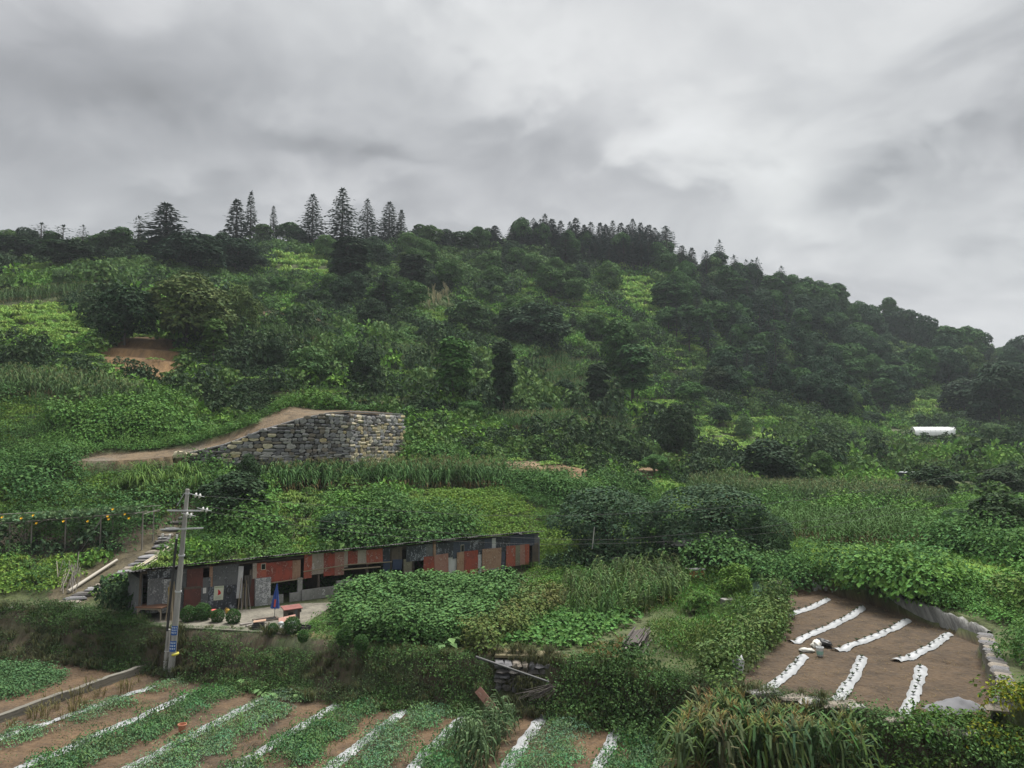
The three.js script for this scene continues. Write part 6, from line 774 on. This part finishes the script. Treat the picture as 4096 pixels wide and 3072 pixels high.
// ---------------------------------------------------------------- the brown field
{
  const strips = [[[765, 622], [828, 600], 'short film strip at the top left of the brown field'], [[791, 643], [863, 608], 'second film strip of the upper brown field'], [[835, 651], [907, 621], 'third film strip of the upper brown field'], [[895, 662], [948, 635], 'rightmost film strip of the upper brown field'], [[765, 692], [803, 657], 'left film strip of the lower brown field'], [[834, 703], [863, 658], 'middle film strip of the lower brown field'], [[902, 720], [921, 668], 'right film strip of the lower brown field']];
  const S = new Leaves(14); for (let i = 0; i < 14; i++) { const a = i * 0.9, l = 0.06 + S.r() * 0.08; S.leaf(0, 0.02, 0, [Math.cos(a) * 0.8, 0.6, Math.sin(a) * 0.8], [-Math.cos(a) * 0.6, 0.8, -Math.sin(a) * 0.6], l * 2, l, S.tint([0.03, 0.05, 0.02])); } const sg = S.geo();
  const hole = new THREE.CircleGeometry(0.055, 8).rotateX(-Math.PI / 2);
  strips.forEach(([p, q, l], i) => { const a = LT(...p), b = LT(...q); single('mulch_film', filmGeo(a, b, 0.46, 200 + i, i < 4 ? 0.25 : 0.12, 0.1), filmMat, l, 'mulch film', 'film strips of the brown field'); const len = a.distanceTo(b), n = Math.round(len / 0.75), dd = V().subVectors(b, a).normalize(), sd = V(-dd.z, 0, dd.x); for (let k = 0; k < n; k++) { const t = (k + 0.5) / n, c = a.clone().lerp(b, t).addScaledVector(sd, Math.sin(t * Math.PI) * (i < 4 ? 0.25 : 0.12) + (prng() - 0.5) * 0.12); const m = thing('seedling', 'tiny dark seedling in a hole of the white film', 'seedling', V(c.x, terrainH(c.x, c.z) + 0.145, c.z), k, 'seedlings in the film of the brown field'); part(m, 'soil_hole', hole, std([0.03, 0.024, 0.018], 1)).position.y = 0.012; part(m, 'leaves', sg, leafMat).position.y = 0.01; m.scale.setScalar(0.45 + prng() * 0.3); } });
  // far rim: rough plastered bank; right rim: curved stone kerb
  const rim = (pts, h, depth, name, mat, label, top) => { const c = new THREE.CatmullRomCurve3(pts), N = 60, pos = [], idx = []; for (let i = 0; i <= N; i++) { const p = c.getPointAt(i / N), tn = c.getTangentAt(i / N), n = V(tn.z, 0, -tn.x); if (n.x < 0) n.negate(); const hh = top(i / N) * h; const row = [[0.0, -0.1], [0.06, hh * 0.35], [0.1, hh * 0.7], [0.16, hh], [depth * 0.6, hh + 0.02], [depth, hh - 0.1], [depth + 0.05, -0.2]]; row.forEach(([k, y], j) => pos.push(p.x + n.x * k + (hash(i, j, 5) - 0.5) * 0.08, TER + y + (hash(i, j, 8) - 0.5) * (j > 0 && j < 6 ? 0.1 : 0), p.z + n.z * k + (hash(i, j, 6) - 0.5) * 0.08)); } for (let i = 0; i < N; i++) for (let j = 0; j < 6; j++) { const a = i * 7 + j; idx.push(a, a + 7, a + 1, a + 1, a + 7, a + 8); } const g = new THREE.BufferGeometry(); g.setAttribute('position', new THREE.Float32BufferAttribute(pos, 3)); g.setIndex(idx); const uv = []; for (let i = 0; i < pos.length / 3; i++) uv.push(pos[i * 3] / 2, pos[i * 3 + 1] / 2 + pos[i * 3 + 2] / 2); g.setAttribute('uv', new THREE.Float32BufferAttribute(uv, 2)); g.computeVertexNormals(); return single(name, g, mat, label, 'wall'); };
  rim(brownFar, 0.95, 0.5, 'plastered_bank', std([0.3, 0.3, 0.29], 0.95, { map: soilTex, side: THREE.DoubleSide, bumpMap: soilBump, bumpScale: 0.05 }), 'pale plastered bank along the far side of the brown field', (t) => 0.35 + sstep(0.3, 0.45, t) * 0.65 * (1 - 0.3 * t) + (fbm(t * 30, 2, 2, 3) - 0.5) * 0.3);
  rim(brownRight.slice(1), 0.85, 0.45, 'curved_kerb', std([0.2, 0.19, 0.15], 0.95, { map: soilTex, side: THREE.DoubleSide }), 'curved low wall along the right side of the brown field', () => 1);
  const kc = new THREE.CatmullRomCurve3(brownRight.slice(1)); for (let i = 0; i < 24; i++) { const p = kc.getPointAt((i + 0.5) / 24), tn = kc.getTangentAt((i + 0.5) / 24), s = single('kerb_stone', stoneGeos[i % 10], stoneMats[[1, 3, 7][i % 3]], 'flat pale stone laid on the curved low wall', 'stone', 'stones on the curved wall'); const n = V(tn.z, 0, -tn.x); if (n.x < 0) n.negate(); s.position.set(p.x + n.x * 0.32, TER + 0.88, p.z + n.z * 0.32); s.scale.set(0.62, 0.12, 0.5); s.rotation.y = Math.atan2(-tn.z, tn.x) + (hash(i, 1, 1) - 0.5) * 0.3; }
  const r = rng(41); [[765, 694], [795, 699], [815, 702], [838, 706], [855, 709], [900, 722], [925, 727], [945, 732], [968, 735]].forEach(([x, y], i) => { const p = LT(x, y), s = single('edge_stone', stoneGeos[i % 10], stoneMats[i % 2 ? 7 : 4], 'pale stone along the front edge of the brown field', 'stone', 'stones on the front edge'); s.position.set(p.x, TER + 0.08, p.z + 0.1); s.scale.set(0.6 + r() * 0.8, 0.2, 0.4); s.rotation.y = 0.3 - r() * 0.3; });
  [[815, 590], [822, 587], [830, 590], [836, 586], [790, 590], [777, 591], [848, 588], [862, 597]].forEach(([x, y], i) => { const p = LT(x, y), s = single('rubble_stone', stoneGeos[(i + 3) % 10], stoneMats[i % 2 ? 4 : 2], 'grey rubble block at the far corner of the brown field', 'stone', 'rubble at the far corner'); s.position.set(p.x, TER + 0.2, p.z); s.scale.set(0.6 + r() * 0.5, 0.5, 0.5); s.rotation.set(r(), r() * 6, r()); });
  const bk = thing('plastic_bucket', 'white plastic bucket on the headland path of the brown field', 'bucket', LT(820, 656)); part(bk, 'bucket', new THREE.LatheGeometry([[0.001, 0], [0.13, 0], [0.165, 0.36], [0.175, 0.36], [0.175, 0.4], [0.155, 0.4], [0.13, 0.05], [0.001, 0.04]].map(([x, y]) => new THREE.Vector2(x, y)), 20), whitePl); const bn = part(bk, 'green_label', new THREE.CylinderGeometry(0.157, 0.145, 0.16, 16, 1, true), std([0.25, 0.42, 0.35], 0.6, { side: THREE.DoubleSide })); bn.position.y = 0.16;
  const bag = (px, py, w, h, d, mat, label, seed) => { const g = new THREE.SphereGeometry(0.5, 18, 12), p = g.attributes.position; for (let i = 0; i < p.count; i++) { const x = p.getX(i), y = p.getY(i), z = p.getZ(i), k = 0.45 + 1.0 * fbm(x * 7 + seed, y * 7 + z * 6, 4, seed); p.setXYZ(i, x * k, Math.max(-0.2, y * k), z * k); } g.computeVertexNormals(); const m = single('plastic_bag', g, mat, label, 'bag'); const q = LT(px, py); m.position.set(q.x, TER + h * 0.2, q.z); m.scale.set(w, h, d); m.rotation.y = seed; return m; };
  bag(816, 646.5, 0.7, 0.42, 0.45, std([0.55, 0.53, 0.48], 0.6), 'crumpled white sack beside the headland path', 1); bag(824, 644, 0.95, 0.35, 0.5, std([0.02, 0.02, 0.022], 0.5), 'black plastic sheet bunched behind the white sack', 2); bag(807, 652, 0.7, 0.28, 0.35, std([0.45, 0.44, 0.4], 0.7), 'flat white bag left of the bucket', 3); bag(738, 672.5, 0.5, 1.0, 0.5, whitePl, 'white plastic jug at the foot of the right bean trellis', 5);
  { const q = LT(953, 716), t = thing('covered_heap', 'grey plastic sheet thrown over a low heap at the field corner', 'covered heap', V(q.x, TER, q.z), 0.2); const g = new THREE.PlaneGeometry(1.9, 1.1, 22, 14).rotateX(-Math.PI / 2), p = g.attributes.position; for (let i = 0; i < p.count; i++) { const x = p.getX(i), z = p.getZ(i); p.setY(i, 0.14 + 0.42 * Math.exp(-((x - 0.45) ** 2) * 2 - z * z * 2.4) + 0.2 * Math.exp(-((x + 0.5) ** 2) * 3 - z * z * 3) + (fbm(x * 3.5, z * 3.5, 3, 15) - 0.5) * 0.22); } g.computeVertexNormals(); part(t, 'plastic_sheet', g, std([0.11, 0.11, 0.118], 0.85, { side: THREE.DoubleSide })); const h = part(t, 'dark_heap', new THREE.SphereGeometry(0.5, 16, 10), std([0.05, 0.045, 0.04], 1)); h.scale.set(1.5, 0.5, 0.8); }
  { const t = thing('seedling_hoops', 'row of thin white hoops over bright seedlings', 'hoops', LT(775, 607)); for (let i = 0; i < 6; i++) { const h = part(t, 'hoop', new THREE.TorusGeometry(0.42, 0.012, 5, 20, Math.PI), whitePl); h.position.set(i * 0.3 - 0.7, 0, -i * 0.35 + 0.8); h.rotation.y = 0.9; } }
  { const t = thing('broken_blockwork', 'grey concrete block with a black bucket on the garden edge', 'block', LT(728, 612), 0.3); const b = part(t, 'block', new RoundedBoxGeometry(0.7, 0.75, 0.5, 2, 0.04), std([0.3, 0.29, 0.26], 0.95, { map: stainTex })); b.position.y = 0.37; const k = part(t, 'black_bucket', new THREE.CylinderGeometry(0.24, 0.2, 0.45, 16), std([0.03, 0.035, 0.04], 0.5)); k.position.set(0.5, 0.6, 0.1); const s = part(t, 'low_block', new RoundedBoxGeometry(0.6, 0.35, 0.4, 2, 0.04), std([0.36, 0.35, 0.32], 0.95)); s.position.set(0.5, 0.18, 0.2); }
  stick('dead_branch', LT(782, 598), LT(800, 585).setY(TER + 1.0), 0.03, greyWood, 'dead branch arching over the far end of the brown field', 'branch');
}
// ---------------------------------------------------------------- hives, stick pile, thin post
{
  const hive = (px, py, w, mat, label) => { const t = thing('beehive_box', label, 'beehive', LT(px, py), 0.4); const b = part(t, 'box', new THREE.BoxGeometry(w, 0.5, 0.5), mat); b.position.y = 0.75; const l = part(t, 'lid', new THREE.BoxGeometry(w + 0.14, 0.06, 0.62), std([0.2, 0.2, 0.2], 0.8)); l.position.y = 1.03; for (const [x, z] of [[-1, -1], [1, -1], [-1, 1], [1, 1]]) { const g = part(t, 'leg', new THREE.CylinderGeometry(0.03, 0.03, 0.5, 6), greyWood); g.position.set(x * w * 0.4, 0.25, z * 0.2); } };
  hive(615.5, 572, 0.75, bm('beige'), 'pale wooden beehive box under the left feathery tree'); hive(697, 585, 0.85, std([0.4, 0.18, 0.06], 0.8), 'orange beehive box under the right feathery tree');
  const post = at(594, 537, 55), foot = LT(590, 571); stick('thin_post', foot, V(foot.x + 0.35, TER + 3.2, foot.z), 0.045, std([0.4, 0.39, 0.36], 0.8), 'thin grey post leaning before the left feathery tree', 'post');
  const r = rng(52); for (let i = 0; i < 12; i++) stick('bean_pole', LT(640 + r() * 20, 576 + r() * 5).setY(TER + 0.7 + r() * 0.3), LT(668 + r() * 22, 577 + r() * 6).setY(TER + 0.6 + r() * 0.3), 0.03, r() < 0.5 ? greyWood : paleWood, 'grey pole in the loose heap under the feathery trees', 'pole', 'poles heaped under the feathery trees');
  for (let i = 0; i < 46; i++) { const row = Math.floor(i / 9), k = i % 9, a = LT(622.5 + k * 2.2, 660 - k * 0.4).add(V((r() - 0.5) * 0.2, 0.06 + row * 0.13 + r() * 0.05, (r() - 0.5) * 0.2)), b = LT(636 + k * 1.6, 645 - k * 0.3).add(V((r() - 0.5) * 0.25, 0.12 + row * 0.13 + r() * 0.06, (r() - 0.5) * 0.2)); stick('brushwood_stick', a, b, 0.035 + r() * 0.02, r() < 0.7 ? barkMat : greyWood, 'dark stick stacked in the brushwood pile by the dry grass', 'stick', 'sticks of the dark brushwood pile'); }
  // dry twigs on the bank
  for (let i = 0; i < 26; i++) { const p = at(548 + r() * 8, 684 + r() * 6, 32.6), a = r() * 6.28; stick('dry_twig', p, p.clone().add(V(-0.4 - r() * 1.0, -0.1 - r() * 0.4, 0.1 + r() * 0.3)), 0.012, barkMat, 'bare twig in the dead brush on the bank', 'twig', 'twigs of the dead brush on the bank'); }
}
// ---------------------------------------------------------------- far things in the valley and on the hill
{
  const f = onTerrain(933, 435.5, 120), d = -f.z, len = 38 * d / F, rad = 8.5 * d / F, t = thing('plastic_tunnel', 'white half-round plastic growing tunnel in the valley', 'greenhouse', f, -0.16), m = std([0.66, 0.68, 0.68], 0.45, { side: THREE.DoubleSide }); const cover = part(t, 'film_cover', new THREE.CylinderGeometry(rad, rad, len, 24, 12, true, -Math.PI / 2, Math.PI), m); cover.rotation.set(0, 0, Math.PI / 2); cover.rotation.order = 'XYZ'; cover.geometry.rotateY(Math.PI / 2); for (const s of [-1, 1]) { const e = part(t, 'end_wall', new THREE.CircleGeometry(rad, 20, 0, Math.PI), m); e.position.x = s * len / 2; e.rotation.y = Math.PI / 2; } for (let i = 0; i <= 8; i++) { const h = part(t, 'hoop', new THREE.TorusGeometry(rad * 1.01, 0.04, 5, 20, Math.PI), std([0.5, 0.5, 0.5], 0.5)); h.position.x = (i / 8 - 0.5) * len; h.rotation.y = Math.PI / 2; }
  const h0 = onTerrain(912, 480, 60), hd = -h0.z, w = 26 * hd / F, hut = thing('field_hut', 'small dark open-fronted hut among the valley fields', 'hut', h0, 0.1); const roof = part(hut, 'roof', new THREE.BoxGeometry(w, 0.1, w * 0.6), std([0.3, 0.32, 0.34], 0.6)); roof.position.y = 1.15; const body = part(hut, 'wall', new THREE.BoxGeometry(w * 0.62, 0.85, w * 0.4), std([0.025, 0.03, 0.045], 0.8)); body.position.set(-w * 0.16, 0.65, 0); for (const [x, z] of [[-0.45, -0.25], [0.45, -0.25], [-0.45, 0.25], [0.45, 0.25]]) { const p = part(hut, 'post', new THREE.CylinderGeometry(0.05, 0.05, 1.3, 6), greyWood); p.position.set(x * w, 0.5, z * w); }
  const p1 = onTerrain(549, 293, 120); stick('hill_post', p1, p1.clone().setY(p1.y + 17 * -p1.z / F), 0.14, std([0.4, 0.4, 0.38], 0.9), 'pale post standing on the upper slope below the pine wood', 'post');
  const p2 = crest(1022, 362, 200); const tp = thing('far_pole', 'distant power pole at the right edge of the skyline', 'utility pole', p2), hh = 20 * -p2.z / F; part(tp, 'shaft', new THREE.CylinderGeometry(0.12, 0.16, hh, 8), greyWood).position.y = hh / 2; const ca = part(tp, 'crossarm', new THREE.BoxGeometry(2.2, 0.14, 0.14), greyWood); ca.position.y = hh * 0.88;
  const p3 = crest(140, 243, 120); stick('skyline_mast', p3.clone(), p3.clone().setY(p3.y + 8), 0.1, greyWood, 'thin mast on the left skyline beside the broad conical tree', 'mast');
  const wp = onTerrain(575, 487, 60); const ws = single('white_pipe', new THREE.CylinderGeometry(0.14, 0.14, 1, 10), std([0.62, 0.64, 0.66], 0.5), 'short white pipe lying on the orange earth bank', 'pipe'); ws.position.set(wp.x, wp.y + 0.3, wp.z); ws.rotation.z = Math.PI / 2 + 0.1; ws.scale.y = 15 * -wp.z / F;
  const ln = V(LT(705, 578).x, TER, LT(705, 578).z - 5.5), t2 = thing('hidden_lean_to', 'pale-roofed lean-to half hidden behind the feathery trees', 'lean-to', ln, 0.2); const rf = part(t2, 'roof', new THREE.BoxGeometry(4.4, 0.08, 2.2), std([0.16, 0.165, 0.16], 0.8, { map: stainTex })); rf.position.y = 1.7; rf.rotation.x = 0.12; for (const x of [-2.0, 0, 2.0]) for (const z of [-1, 1]) { const p = part(t2, 'post', new THREE.CylinderGeometry(0.07, 0.07, 1.7, 6), greyWood); p.position.set(x, 0.83, z * 0.9); } const bw = part(t2, 'back_wall', new THREE.BoxGeometry(4.1, 1.4, 0.1), bm('grey')); bw.position.set(0, 0.75, -1.0);
}
console.log('things done');
scene.traverse((o) => { if (o.isMesh) { o.castShadow = o.receiveShadow = true; } });
renderer.render(scene, camera);
